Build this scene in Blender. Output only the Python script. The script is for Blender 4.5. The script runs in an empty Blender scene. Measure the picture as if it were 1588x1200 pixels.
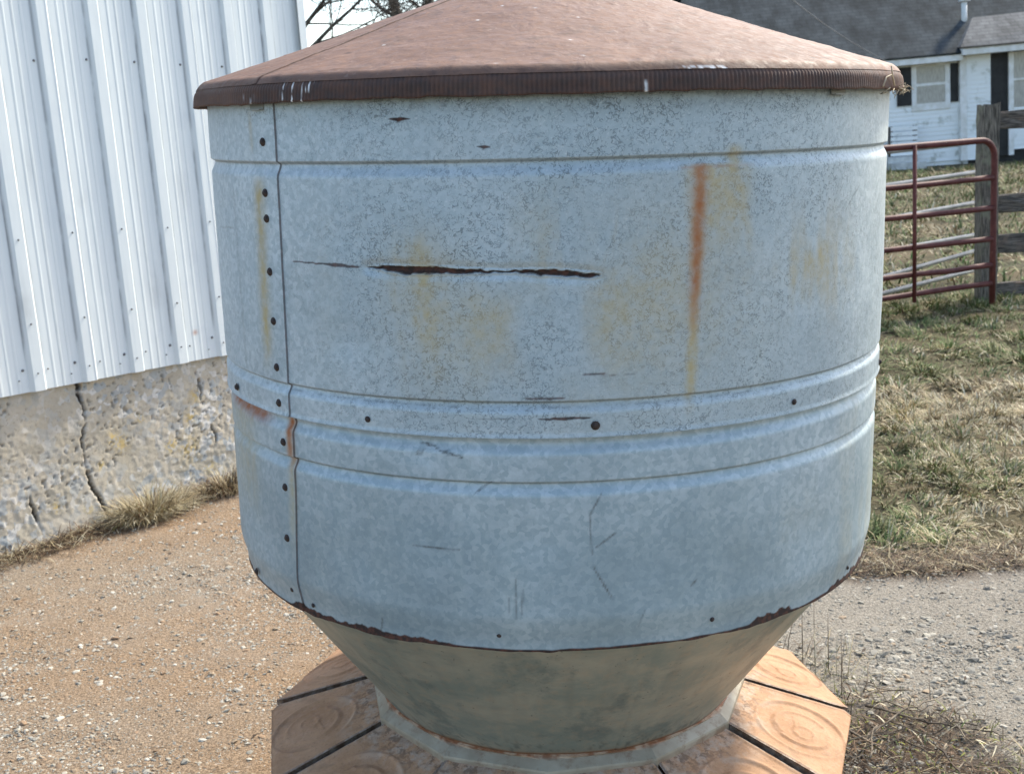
import bpy, math, random
import numpy as np
from mathutils import Matrix, Vector

rad = math.radians
scene = bpy.context.scene
COL = scene.collection

# ------------------------------------------------------------------ camera
cd = bpy.data.cameras.new('camera')
cam = bpy.data.objects.new('camera', cd)
COL.objects.link(cam)
cd.sensor_fit = 'HORIZONTAL'
cd.sensor_width = 36.0
cd.lens = 36.0 * 1884.5 / 1588.0
cd.clip_start = 0.05
cd.clip_end = 2000.0
cd.dof.use_dof = True
cd.dof.focus_distance = 1.95
cd.dof.aperture_fstop = 13.0
cam.matrix_world = (Matrix.Translation((0, 0, 1.55)) @ Matrix.Rotation(math.pi / 2 - 0.2053, 4, 'X')
                    @ Matrix.Rotation(-0.066, 4, 'Z'))
scene.camera = cam

# ------------------------------------------------------------------ sky, sun, exposure
SUN_AZ, SUN_EL = rad(47), rad(43)
world = bpy.data.worlds.new('World')
scene.world = world
world.use_nodes = True
wn = world.node_tree
wn.nodes.clear()
sky = wn.nodes.new('ShaderNodeTexSky')
sky.sky_type = 'NISHITA'
sky.sun_disc = False
sky.sun_elevation = SUN_EL
sky.sun_rotation = SUN_AZ
sky.air_density = 1.0
sky.dust_density = 1.5
sky.ozone_density = 0.6
bg = wn.nodes.new('ShaderNodeBackground')
bg.inputs['Strength'].default_value = 0.15
wo = wn.nodes.new('ShaderNodeOutputWorld')
wn.links.new(sky.outputs[0], bg.inputs[0])
wn.links.new(bg.outputs[0], wo.inputs[0])
sd = bpy.data.lights.new('sun', 'SUN')
sd.energy = 2.7
sd.angle = rad(6.0)
sd.color = (1.0, 0.94, 0.80)
sun = bpy.data.objects.new('sun', sd)
COL.objects.link(sun)
sdir = Vector((math.sin(SUN_AZ) * math.cos(SUN_EL), math.cos(SUN_AZ) * math.cos(SUN_EL), math.sin(SUN_EL)))
sun.rotation_euler = sdir.to_track_quat('Z', 'Y').to_euler()
sun.location = (8, 8, 12)
scene.view_settings.view_transform = 'Standard'
scene.view_settings.look = 'None'
scene.view_settings.exposure = 1.28
scene.view_settings.gamma = 1.0
scene.view_settings.use_curve_mapping = False
scene.cycles.max_bounces = 6
scene.cycles.diffuse_bounces = 3
scene.cycles.glossy_bounces = 3

# ------------------------------------------------------------------ helpers
rng = np.random.default_rng(7)


def tag(o, label=None, cat=None, group=None, kind=None):
    if label: o['label'] = label
    if cat: o['category'] = cat
    if group: o['group'] = group
    if kind: o['kind'] = kind
    return o


def empty(name, loc=(0, 0, 0)):
    o = bpy.data.objects.new(name, None)
    o.empty_display_size = 0.2
    COL.objects.link(o)
    o.location = loc
    return o


def link(name, me, parent=None, mat=None):
    o = bpy.data.objects.new(name, me)
    COL.objects.link(o)
    if parent is not None: o.parent = parent
    if mat is not None and len(me.materials) == 0: me.materials.append(mat)
    return o


def np_mesh(name, V, Q=None, T=None, smooth=False, attrs=None, cols=None):
    V = np.asarray(V, dtype=np.float32).reshape(-1, 3)
    me = bpy.data.meshes.new(name)
    nq = 0 if Q is None else len(Q)
    nt = 0 if T is None else len(T)
    me.vertices.add(len(V))
    me.vertices.foreach_set('co', V.ravel())
    lv = []
    if nq: lv.append(np.asarray(Q, dtype=np.int32).ravel())
    if nt: lv.append(np.asarray(T, dtype=np.int32).ravel())
    lv = np.concatenate(lv)
    me.loops.add(len(lv))
    me.loops.foreach_set('vertex_index', lv)
    me.polygons.add(nq + nt)
    st = np.concatenate([np.arange(nq) * 4, nq * 4 + np.arange(nt) * 3]).astype(np.int32)
    me.polygons.foreach_set('loop_start', st)
    me.polygons.foreach_set('use_smooth', np.full(nq + nt, smooth, dtype=bool))
    me.update(calc_edges=True)
    if attrs:
        for k, a in attrs.items():
            at = me.attributes.new(k, 'FLOAT', 'POINT')
            at.data.foreach_set('value', np.asarray(a, dtype=np.float32).ravel())
    if cols is not None:
        at = me.attributes.new('tint', 'FLOAT_COLOR', 'POINT')
        c = np.ones((len(V), 4), dtype=np.float32)
        c[:, :3] = cols
        at.data.foreach_set('color', c.ravel())
    return me


def grid_faces(nu, nv, wrap=False):
    # vertex index = i*nv + j ; i in nu (wraps), j in nv
    i = np.arange(nu if wrap else nu - 1)
    j = np.arange(nv - 1)
    I, J = np.meshgrid(i, j, indexing='ij')
    I2 = (I + 1) % nu
    return np.stack([I * nv + J, I2 * nv + J, I2 * nv + J + 1, I * nv + J + 1], -1).reshape(-1, 4)


def hash2(ix, iy, seed):
    n = (ix.astype(np.int64) * 374761393 + iy.astype(np.int64) * 668265263 + seed * 1442695041) & 0x7fffffff
    n = ((n ^ (n >> 13)) * 1274126177) & 0x7fffffff
    n = (n ^ (n >> 16)) & 0xffff
    return n / 65535.0


def vnoise(x, y, seed=0):
    x0, y0 = np.floor(x), np.floor(y)
    fx, fy = x - x0, y - y0
    fx = fx * fx * (3 - 2 * fx)
    fy = fy * fy * (3 - 2 * fy)
    a = hash2(x0, y0, seed); b = hash2(x0 + 1, y0, seed)
    c = hash2(x0, y0 + 1, seed); d = hash2(x0 + 1, y0 + 1, seed)
    return (a + (b - a) * fx) * (1 - fy) + (c + (d - c) * fx) * fy


def fbm(x, y, seed=0, octv=4):
    s, a, t = 0, 1.0, 0
    for k in range(octv):
        s = s + a * vnoise(x * 2 ** k, y * 2 ** k, seed + k * 17)
        t += a
        a *= 0.5
    return s / t


def sst(a, b, x):
    t = np.clip((x - a) / (b - a), 0, 1)
    return t * t * (3 - 2 * t)


class MB:
    """collects small solids into one mesh"""
    def __init__(s): s.v = []; s.f = []

    def box(s, x0, x1, y0, y1, z0, z1):
        b = len(s.v)
        s.v += [(x, y, z) for z in (z0, z1) for y in (y0, y1) for x in (x0, x1)]
        s.f += [tuple(b + i for i in q) for q in ((0, 2, 3, 1), (4, 5, 7, 6), (0, 1, 5, 4), (2, 6, 7, 3), (0, 4, 6, 2), (1, 3, 7, 5))]
        return s

    def tube(s, pts, rs, n=8, cap=True):
        pts = [Vector(p) for p in pts]
        if not hasattr(rs, '__len__'): rs = [rs] * len(pts)
        b = len(s.v)
        up = None
        for i, p in enumerate(pts):
            d = (pts[min(i + 1, len(pts) - 1)] - pts[max(i - 1, 0)]).normalized()
            if up is None:
                up = Vector((0, 0, 1)) if abs(d.z) < 0.9 else Vector((1, 0, 0))
            u = (up - d * up.dot(d)).normalized()
            w = d.cross(u)
            up = u
            for k in range(n):
                a = 2 * math.pi * k / n
                s.v.append(tuple(p + (u * math.cos(a) + w * math.sin(a)) * rs[i]))
        for i in range(len(pts) - 1):
            for k in range(n):
                k2 = (k + 1) % n
                s.f.append((b + i * n + k, b + i * n + k2, b + (i + 1) * n + k2, b + (i + 1) * n + k))
        if cap:
            s.f.append(tuple(b + k for k in range(n))[::-1])
            e = b + (len(pts) - 1) * n
            s.f.append(tuple(e + k for k in range(n)))
        return s

    def poly(s, pts, faces):
        b = len(s.v)
        s.v += [tuple(p) for p in pts]
        s.f += [tuple(b + i for i in f) for f in faces]
        return s

    def mesh(s, name, smooth=False):
        me = bpy.data.meshes.new(name)
        me.from_pydata(s.v, [], s.f)
        if smooth: me.polygons.foreach_set('use_smooth', [True] * len(me.polygons))
        me.update()
        return me

    def build(s, name, mat, parent=None, smooth=False):
        return link(name, s.mesh(name, smooth), parent, mat)


# ------------------------------------------------------------------ material helpers
class NT:
    def __init__(s, name, rough=0.8, metal=0.0, spec=0.4):
        s.m = bpy.data.materials.new(name)
        s.m.use_nodes = True
        s.t = s.m.node_tree
        s.b = s.t.nodes['Principled BSDF']
        s.b.inputs['Roughness'].default_value = rough
        s.b.inputs['Metallic'].default_value = metal
        s.b.inputs['Specular IOR Level'].default_value = spec
        s.co = s.t.nodes.new('ShaderNodeTexCoord')

    def new(s, ty): return s.t.nodes.new(ty)

    def put(s, sock, v):
        if hasattr(v, 'is_output'): s.t.links.new(v, sock)
        elif v is not None:
            if sock.type == 'RGBA' and len(v) == 3: v = (*v, 1)
            sock.default_value = v

    def mapping(s, scale=(1, 1, 1), rot=(0, 0, 0), src='Object'):
        n = s.new('ShaderNodeMapping')
        s.t.links.new(s.co.outputs[src], n.inputs[0])
        n.inputs['Scale'].default_value = scale
        n.inputs['Rotation'].default_value = rot
        return n.outputs[0]

    def noise(s, scale, detail=3, rough=0.55, dist=0.0, vec=None, out='Fac'):
        n = s.new('ShaderNodeTexNoise')
        s.t.links.new(vec if vec is not None else s.co.outputs['Object'], n.inputs['Vector'])
        n.inputs['Scale'].default_value = scale
        n.inputs['Detail'].default_value = detail
        n.inputs['Roughness'].default_value = rough
        n.inputs['Distortion'].default_value = dist
        return n.outputs[out]

    def voro(s, scale, vec=None, out='Color', feature='F1', rand=1.0):
        n = s.new('ShaderNodeTexVoronoi')
        n.feature = feature
        s.t.links.new(vec if vec is not None else s.co.outputs['Object'], n.inputs['Vector'])
        n.inputs['Scale'].default_value = scale
        n.inputs['Randomness'].default_value = rand
        return n.outputs[out]

    def ramp(s, v, a, b, lo=0.0, hi=1.0):
        n = s.new('ShaderNodeMapRange')
        n.interpolation_type = 'SMOOTHSTEP'
        s.put(n.inputs['Value'], v)
        n.inputs['From Min'].default_value = a
        n.inputs['From Max'].default_value = b
        n.inputs['To Min'].default_value = lo
        n.inputs['To Max'].default_value = hi
        return n.outputs[0]

    def math(s, op, a, b=None):
        n = s.new('ShaderNodeMath')
        n.operation = op
        s.put(n.inputs[0], a)
        if b is not None: s.put(n.inputs[1], b)
        return n.outputs[0]

    def mix(s, f, a, b, mode='MIX'):
        n = s.new('ShaderNodeMix')
        n.data_type = 'RGBA'
        n.blend_type = mode
        s.put(n.inputs[0], f)
        s.put(n.inputs[6], a)
        s.put(n.inputs[7], b)
        return n.outputs[2]

    def attr(s, name, out='Fac'):
        n = s.new('ShaderNodeAttribute')
        n.attribute_name = name
        return n.outputs[out]

    def rand(s):
        return s.new('ShaderNodeObjectInfo').outputs['Random']

    def bump(s, h, strength=0.3, dist=0.01, prev=None):
        n = s.new('ShaderNodeBump')
        n.inputs['Strength'].default_value = strength
        n.inputs['Distance'].default_value = dist
        s.put(n.inputs['Height'], h)
        if prev is not None: s.t.links.new(prev, n.inputs['Normal'])
        s.t.links.new(n.outputs[0], s.b.inputs['Normal'])
        return n.outputs[0]

    def color(s, c): s.put(s.b.inputs['Base Color'], c); return s
    def rough(s, c): s.put(s.b.inputs['Roughness'], c); return s
    def metal(s, c): s.put(s.b.inputs['Metallic'], c); return s


def mat_galv():
    k = NT('galvanized_steel', 0.5, 0.25, 0.45)
    speck = k.attr('speck')
    lo = k.noise(5.0, 3)
    st = k.noise(2.2, 3, vec=k.mapping((9, 9, 0.8)))
    base = k.mix(k.ramp(lo, .3, .7), (.51, .572, .605), (.63, .68, .695))
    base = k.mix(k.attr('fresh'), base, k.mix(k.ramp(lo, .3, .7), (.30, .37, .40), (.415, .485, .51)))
    base = k.mix(k.ramp(st, .45, .75, 0, .18), base, (.60, .66, .63))
    # spangle on the less weathered sheet
    sp = k.voro(120, out='Color')
    spn = k.new('ShaderNodeSeparateColor'); k.t.links.new(sp, spn.inputs[0])
    big = k.noise(75, 4, .65, dist=.5)
    spv = k.math('ADD', k.math('MULTIPLY', spn.outputs[0], .5), k.math('MULTIPLY', big, .9))
    base = k.mix(k.math('MULTIPLY', k.ramp(spv, .35, 1.1), k.math('SUBTRACT', 1.0, k.math('MULTIPLY', speck, .75))), k.mix(.50, base, (.17, .25, .28)), base)
    # worm like speckle
    w = k.math('ABSOLUTE', k.math('SUBTRACT', k.noise(125, 1, .5, .6), .5))
    w2 = k.math('ABSOLUTE', k.math('SUBTRACT', k.noise(80, 1, .5, 1.0, vec=k.mapping((1, 1, 1), (.7, .3, 1.1))), .5))
    brk = k.ramp(k.noise(95, 2, vec=k.mapping((1, 1, 1), (1.7, .9, .2))), .43, .50)
    wm = k.math('MULTIPLY', k.math('MAXIMUM', k.ramp(w, .045, .012), k.ramp(w2, .032, .008)), brk)
    wl = k.ramp(k.noise(9, 3), .32, .66, .35, 1.0)
    wm = k.math('MULTIPLY', k.math('MULTIPLY', wm, speck), wl)
    base = k.mix(k.math('MULTIPLY', wm, .74), base, (.13, .16, .17))
    wl2 = k.math('MULTIPLY', k.ramp(k.noise(300, 1), .62, .72), speck)
    base = k.mix(k.math('MULTIPLY', wl2, .35), base, (.66, .68, .68))
    pn = k.noise(60, 3)
    base = k.mix(k.math('MULTIPLY', k.attr('ochre'), k.ramp(pn, .2, .75, .45, 1.0)), base, (.44, .345, .165))
    base = k.mix(k.math('MULTIPLY', k.attr('rust'), k.ramp(pn, .2, .7, .6, 1.0)), base, (.34, .115, .04))
    base = k.mix(k.math('MULTIPLY', k.attr('grime_shade'), k.ramp(k.noise(140, 3), .25, .7, .3, 1.0)), base, (.09, .10, .10))
    scr = k.attr('scrape')
    base = k.mix(scr, base, k.mix(k.ramp(k.noise(90, 3), .4, .65), (.025, .013, .010), (.085, .030, .018)))
    k.color(base)
    dull = k.math('MAXIMUM', scr, k.math('MAXIMUM', k.attr('rust'), k.attr('ochre')))
    k.rough(k.math('ADD', k.ramp(lo, .2, .8, .44, .6), k.math('MULTIPLY', dull, .25)))
    k.metal(k.math('MULTIPLY', k.math('SUBTRACT', 1.0, dull), .25))
    b1 = k.bump(wm, .25, .0015)
    k.bump(k.noise(14, 3), .18, .012, b1)
    return k.m


def mat_roof(name, dark):
    k = NT(name, .75, 0.0, .35)
    rip = k.noise(20, 3, dist=.6, vec=k.mapping((1, 1, 1)))
    n1 = k.noise(4.5, 4)
    n2 = k.noise(55, 4, .6)
    c = k.mix(k.ramp(n1, .3, .7), (.165, .090, .060), (.225, .130, .088))
    c = k.mix(k.ramp(n2, .5, .72, 0, .5), c, (.25, .135, .085))
    c = k.mix(k.ramp(k.noise(13, 5, .7), .54, .68, 0, .45), c, (.12, .078, .056))
    c = k.mix(k.ramp(k.noise(130, 2), .60, .70, 0, .55), c, (.11, .07, .055))
    c = k.mix(k.ramp(k.noise(90, 2, vec=k.mapping((1, 1, 1), (1, .4, .2))), .66, .73, 0, .35), c, (.36, .26, .20))
    dk = k.attr('dark')
    c = k.mix(dk, c, k.mix(k.ramp(n2, .35, .7), (.045, .026, .02), (.085, .043, .03)))
    c = k.mix(k.attr('white'), c, (.75, .73, .70))
    k.color(c)
    k.rough(k.ramp(n2, .2, .8, .55, .8))
    b = k.bump(rip, .5, .006)
    k.bump(n2, .35, .002, b)
    return k.m


def mat_cone():
    k = NT('stained_hopper_steel', .48, .15, .5)
    v = k.mapping((2.2, 2.2, 4))
    n = k.noise(3.0, 6, .68, .3, vec=v)
    m = k.noise(6, 6, .7)
    f = k.noise(45, 4, .65)
    c = k.mix(k.ramp(n, .35, .68), (.21, .235, .195), (.35, .325, .25))
    c = k.mix(k.ramp(m, .50, .62, 0, .7), c, (.12, .15, .135))
    c = k.mix(k.ramp(f, .45, .72, 0, .45), c, (.36, .285, .195))
    c = k.mix(k.attr('rust'), c, (.21, .10, .045))
    c = k.mix(k.attr('grime_shade'), c, (.05, .05, .045))
    c = k.mix(k.ramp(k.noise(110, 2), .68, .74, 0, .6), c, (.06, .05, .04))
    k.color(c)
    k.bump(f, .15, .003)
    return k.m


def mat_lid():
    k = NT('rust_stained_trough_lid', .78, 0, .3)
    r = k.rand()
    n = k.noise(9, 4, .6)
    f = k.noise(60, 4, .65)
    c = k.mix(k.ramp(n, .3, .7), (.36, .195, .10), (.45, .265, .15))
    c = k.mix(k.ramp(f, .45, .75, 0, .5), c, (.47, .29, .19))
    bare = k.math('MULTIPLY', k.attr('bare'), k.ramp(k.noise(24, 4, .7), .42, .62))
    c = k.mix(k.math('MULTIPLY', bare, .55), c, (.42, .39, .34))
    crud = k.math('MULTIPLY', k.attr('crud'), k.ramp(k.noise(50, 4, .7), .46, .6))
    c = k.mix(k.math('MULTIPLY', crud, .75), c, (.14, .085, .055))
    c = k.mix(k.attr('edge'), c, k.mix(k.ramp(f, .35, .65), (.15, .095, .065), (.34, .30, .26)))
    grit = k.noise(150, 4, .75)
    c = k.mix(k.ramp(grit, .5, .68, 0, .4), c, (.20, .11, .06))
    c = k.mix(k.ramp(k.noise(16, 5, .7), .52, .68, 0, .55), c, (.24, .15, .09))
    k.color(c)
    b = k.bump(f, .35, .003)
    k.bump(grit, .4, .0015, b)
    return k.m


def mat_flange():
    k = NT('pale_flange_steel', .5, .2, .4)
    n = k.noise(12, 4)
    c = k.mix(k.ramp(n, .3, .7), (.27, .240, .175), (.39, .355, .275))
    c = k.mix(k.ramp(k.noise(34, 5, .75), .50, .68, 0, .7), c, (.21, .145, .095))
    c = k.mix(k.attr('rust'), c, k.mix(k.ramp(k.noise(40, 3), .4, .65), (.28, .12, .055), (.50, .36, .24)))
    k.color(c)
    return k.m


def mat_plain(name, c1, c2, scale=8, rough=.8, bump=.2, bscale=60, vec=(1, 1, 1), metal=0, spec=.35):
    k = NT(name, rough, metal, spec)
    n = k.noise(scale, 4, .6, vec=k.mapping(vec))
    k.color(k.mix(k.ramp(n, .3, .7), c1, c2))
    if bump: k.bump(k.noise(bscale, 4, .6, vec=k.mapping(vec)), bump, .004)
    return k.m


def mat_tint(name, rough=.8, spec=.3, trans=0.0):
    k = NT(name, rough, 0, spec)
    k.color(k.attr('tint', 'Color'))
    return k.m


def mat_siding():
    k = NT('white_painted_siding', .42, 0, .45)
    st = k.noise(6, 4, .6, vec=k.mapping((9, 9, .35)))
    bl = k.noise(5, 4, .6)
    c = k.mix(k.ramp(st, .42, .75, 0, .38), (.66, .70, .70), (.50, .56, .585))
    c = k.mix(k.ramp(bl, .56, .74, 0, .25), c, (.50, .54, .58))
    c = k.mix(k.math('MULTIPLY', k.attr('grime_shade'), k.ramp(k.noise(12, 4, .6, vec=k.mapping((3, 3, .8))), .3, .6, .25, 1)), c, (.22, .23, .245))
    c = k.mix(k.attr('rust'), c, (.40, .16, .08))
    k.color(c)
    return k.m


def mat_concrete():
    k = NT('old_aggregate_concrete', .9, 0, .25)
    n = k.noise(4, 4, .6)
    c = k.mix(k.ramp(n, .3, .7), (.38, .335, .26), (.49, .43, .34))
    st = k.voro(34, out='Color')
    sc = k.new('ShaderNodeSeparateColor'); k.t.links.new(st, sc.inputs[0])
    c = k.mix(k.math('MULTIPLY', k.ramp(sc.outputs[0], .62, .8), k.attr('agg')), c, (.36, .37, .36))
    c = k.mix(k.math('MULTIPLY', k.ramp(sc.outputs[1], .75, .9), k.attr('agg')), c, (.58, .55, .50))
    c = k.mix(k.ramp(k.noise(70, 3, .6), .58, .72, 0, .55), c, (.17, .15, .125))
    c = k.mix(k.math('MULTIPLY', k.attr('lichen'), k.ramp(k.noise(55, 3), .42, .55)), c, (.50, .36, .13))
    c = k.mix(k.attr('crack'), c, (.05, .042, .035))
    k.color(c)
    b = k.bump(k.noise(38, 6, .75), .28, .006)
    k.bump(k.noise(160, 3), .3, .002, b)
    return k.m


def mat_gravel():
    k = NT('sandy_gravel', .95, 0, .2)
    warm = k.attr('warm')
    f = k.noise(130, 4, .75)
    m = k.noise(3.2, 4, .6)
    cw = k.mix(k.ramp(f, .3, .72), (.105, .064, .036), (.40, .270, .160))
    cw = k.mix(k.ramp(m, .45, .72, 0, .6), cw, (.28, .215, .155))
    cg = k.mix(k.ramp(f, .3, .72), (.12, .104, .082), (.36, .32, .26))
    c = k.mix(warm, cg, cw)
    c = k.mix(k.ramp(k.noise(75, 3), .62, .72, 0, .55), c, (.42, .385, .34))
    c = k.mix(k.attr('soil'), c, (.075, .048, .03))
    k.color(c)
    b = k.bump(f, .9, .006)
    k.bump(k.noise(60, 3), .5, .008, b)
    return k.m


def mat_lawn():
    k = NT('winter_lawn_soil', .95, 0, .15)
    n = k.noise(1.1, 4, .6)
    f = k.noise(30, 4, .7)
    c = k.mix(k.ramp(n, .36, .66), (.055, .052, .026), (.145, .11, .062))
    c = k.mix(k.ramp(f, .4, .7, 0, .6), c, (.06, .05, .028))
    k.color(c)
    k.bump(f, .8, .03)
    return k.m


def mat_wood():
    k = NT('weathered_grey_wood', .9, 0, .2)
    g = k.noise(9, 4, .6, vec=k.mapping((14, 14, 1.1)))
    h = k.noise(5, 4, .6)
    c = k.mix(k.ramp(g, .35, .68), (.055, .050, .042), (.23, .205, .17))
    c = k.mix(k.ramp(h, .50, .66, 0, .8), c, (.22, .225, .16))
    k.color(c)
    k.bump(g, .6, .01)
    return k.m


def mat_board():
    k = NT('weathered_fence_board', .9, 0, .2)
    g = k.noise(9, 4, .6, vec=k.mapping((1.1, 14, 14)))
    h = k.noise(6, 4, .6)
    c = k.mix(k.ramp(g, .35, .68), (.05, .045, .04), (.20, .175, .15))
    c = k.mix(k.ramp(h, .5, .7, 0, .7), c, (.23, .17, .13))
    k.color(c)
    k.bump(g, .6, .01)
    return k.m


def mat_redpaint():
    k = NT('faded_red_paint', .6, 0, .25)
    n = k.noise(10, 4, .6)
    c = k.mix(k.ramp(n, .3, .7), (.075, .020, .018), (.125, .038, .033))
    c = k.mix(k.ramp(k.noise(40, 3), .62, .74, 0, .6), c, (.20, .10, .085))
    k.color(c)
    return k.m


def mat_clap():
    k = NT('white_clapboard', .6, 0, .35)
    n = k.noise(2.4, 4, .65)
    c = k.mix(k.ramp(n, .54, .70, 0, .75), (.80, .83, .82), (.36, .38, .32))
    k.color(c)
    return k.m


def mat_shingle(name, c1, c2):
    k = NT(name, .9, 0, .2)
    n = k.noise(1.3, 4, .65, vec=k.mapping((1.6, 1, .6)))
    br = k.new('ShaderNodeTexBrick')
    k.t.links.new(k.mapping((1, 1, 1), (rad(-58), 0, 0)), br.inputs['Vector'])
    br.inputs['Scale'].default_value = 1.0
    br.inputs['Brick Width'].default_value = .33
    br.inputs['Row Height'].default_value = .145
    br.inputs['Mortar Size'].default_value = .012
    br.inputs['Color1'].default_value = (.35, .35, .35, 1)
    br.inputs['Color2'].default_value = (.7, .7, .7, 1)
    br.inputs['Mortar'].default_value = (.05, .05, .05, 1)
    c = k.mix(k.ramp(n, .3, .7), c1, c2)
    c = k.mix(.55, c, br.outputs['Color'], 'MULTIPLY')
    c = k.mix(1.0, c, (1.5, 1.5, 1.5), 'MULTIPLY')
    k.color(c)
    k.bump(k.noise(25, 3), .4, .02)
    return k.m


def mat_glass():
    k = NT('curtained_window_glass', .12, 0, .5)
    n = k.noise(6, 3, vec=k.mapping((6, 1, 1)))
    k.color(k.mix(k.ramp(n, .3, .7), (.30, .30, .27), (.45, .44, .40)))
    return k.m


GALV, ROOF, CONE, LID, FLANGE = mat_galv(), mat_roof('rusty_painted_lid', 0), mat_cone(), mat_lid(), mat_flange()
SIDING, CONC, GRAVEL, LAWN = mat_siding(), mat_concrete(), mat_gravel(), mat_lawn()
WOOD, BOARD, REDP, CLAP, GLASS = mat_wood(), mat_board(), mat_redpaint(), mat_clap(), mat_glass()
SHING = mat_shingle('dark_slate_shingles', (.022, .028, .031), (.060, .070, .074))
SHING2 = mat_shingle('faded_grey_shingles', (.10, .098, .093), (.19, .185, .175))
TRIM = mat_plain('weathered_white_trim', (.62, .62, .57), (.80, .81, .80), 5, .6, 0)
BLACK = mat_plain('black_paint_and_shade', (.012, .012, .012), (.025, .025, .024), 5, .6, 0)
BOLT = mat_plain('rusted_bolt_head', (.022, .016, .014), (.07, .045, .035), 90, .7, .3, 300)
DARKIN = mat_plain('dark_crusted_trough', (.035, .028, .022), (.11, .075, .05), 20, .9, .3)
GALVR = mat_plain('dull_galvanized_pipe', (.20, .205, .195), (.33, .33, .305), 9, .5, 0, metal=.2)
BARK = mat_plain('grey_brown_bark', (.045, .038, .03), (.12, .10, .08), 12, .9, .4, 40)
TINT = mat_tint('mixed_dry_blades')
STONE = mat_tint('crushed_limestone', .9, .25)
WIRE = mat_plain('grey_cable', (.16, .16, .16), (.22, .22, .22), 5, .6, 0)
SCREW = mat_plain('dull_screw_heads', (.10, .10, .105), (.22, .22, .22), 50, .6, 0)
TWIG = mat_plain('dry_twig_bark', (.045, .032, .024), (.30, .24, .17), 14, .9, .2)
CONCBLK = mat_plain('pale_block_step', (.42, .43, .41), (.60, .61, .58), 6, .9, .2)

# ------------------------------------------------------------------ ground
def drive_edge(x):
    """y where the drive ends and the lawn starts"""
    e = 3.93 - 0.06 * (x - 1.2)
    e = e + 3.4 * (1 - sst(0.15, 1.12, x))
    return e + 0.05 * (vnoise(x * 7, x * 0, 5) - .5) + .035 * (vnoise(x * 23, x * 0, 6) - .5)


def ground_z(x, y):
    return .03 * (fbm(x * .8, y * .8, 3, 3) - .5)


xs = np.concatenate([np.linspace(-300, -8, 14), np.linspace(-7, 20, 60), np.linspace(24, 300, 14)])
ys = np.concatenate([np.linspace(-60, 0, 6), np.linspace(1, 45, 90), np.linspace(50, 600, 20)])
X, Y = np.meshgrid(xs, ys, indexing='ij')
Zg = -.02 + np.where((Y < 36) & (np.abs(X) < 20), .04 * (fbm(X * .5, Y * .5, 9, 3) - .5), 0)
me = np_mesh('ground', np.stack([X, Y, Zg - .015], -1), Q=grid_faces(len(xs), len(ys)), smooth=True)
tag(link('ground', me, None, LAWN), kind='structure')

xs = np.arange(-4.2, 4.4, .03)
ys = np.arange(-1.0, 7.6, .03)
X, Y = np.meshgrid(xs, ys, indexing='ij')
edge = drive_edge(X)
ins = edge - Y
Z = .012 + ground_z(X, Y) * .5 + .006 * (fbm(X * 14, Y * 14, 2, 3) - .5) - .10 * sst(0.03, -.22, ins)
warm = sst(.55, -.35, X - .25 * (Y - 3)) * (.35 + .85 * fbm(X * 1.6, Y * 1.6, 8, 4))
soil = sst(.16, -.02, ins + .12 * (fbm(X * 9, Y * 9, 12) - .5))
# damp litter beside the trough and along the barn
wx, wy = math.sin(rad(37)), math.cos(rad(37))
wd = (X + 2.1) * wy - (Y - 4.68) * wx          # distance in front of barn wall
soil = np.maximum(soil, sst(.20, .06, wd + .14 * (fbm(X * 8, Y * 8, 31) - .5)) * .9)
dd = np.hypot((X - .86) / .30, (Y - 2.62) / .42)
soil = np.maximum(soil, sst(1.15, .55, dd + .7 * (fbm(X * 10, Y * 10, 22) - .5)) * .95)
me = np_mesh('gravel_drive', np.stack([X, Y, Z], -1), Q=grid_faces(len(xs), len(ys)), smooth=True,
             attrs={'warm': warm, 'soil': soil})
tag(link('gravel_drive', me, None, GRAVEL), kind='structure')


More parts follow.
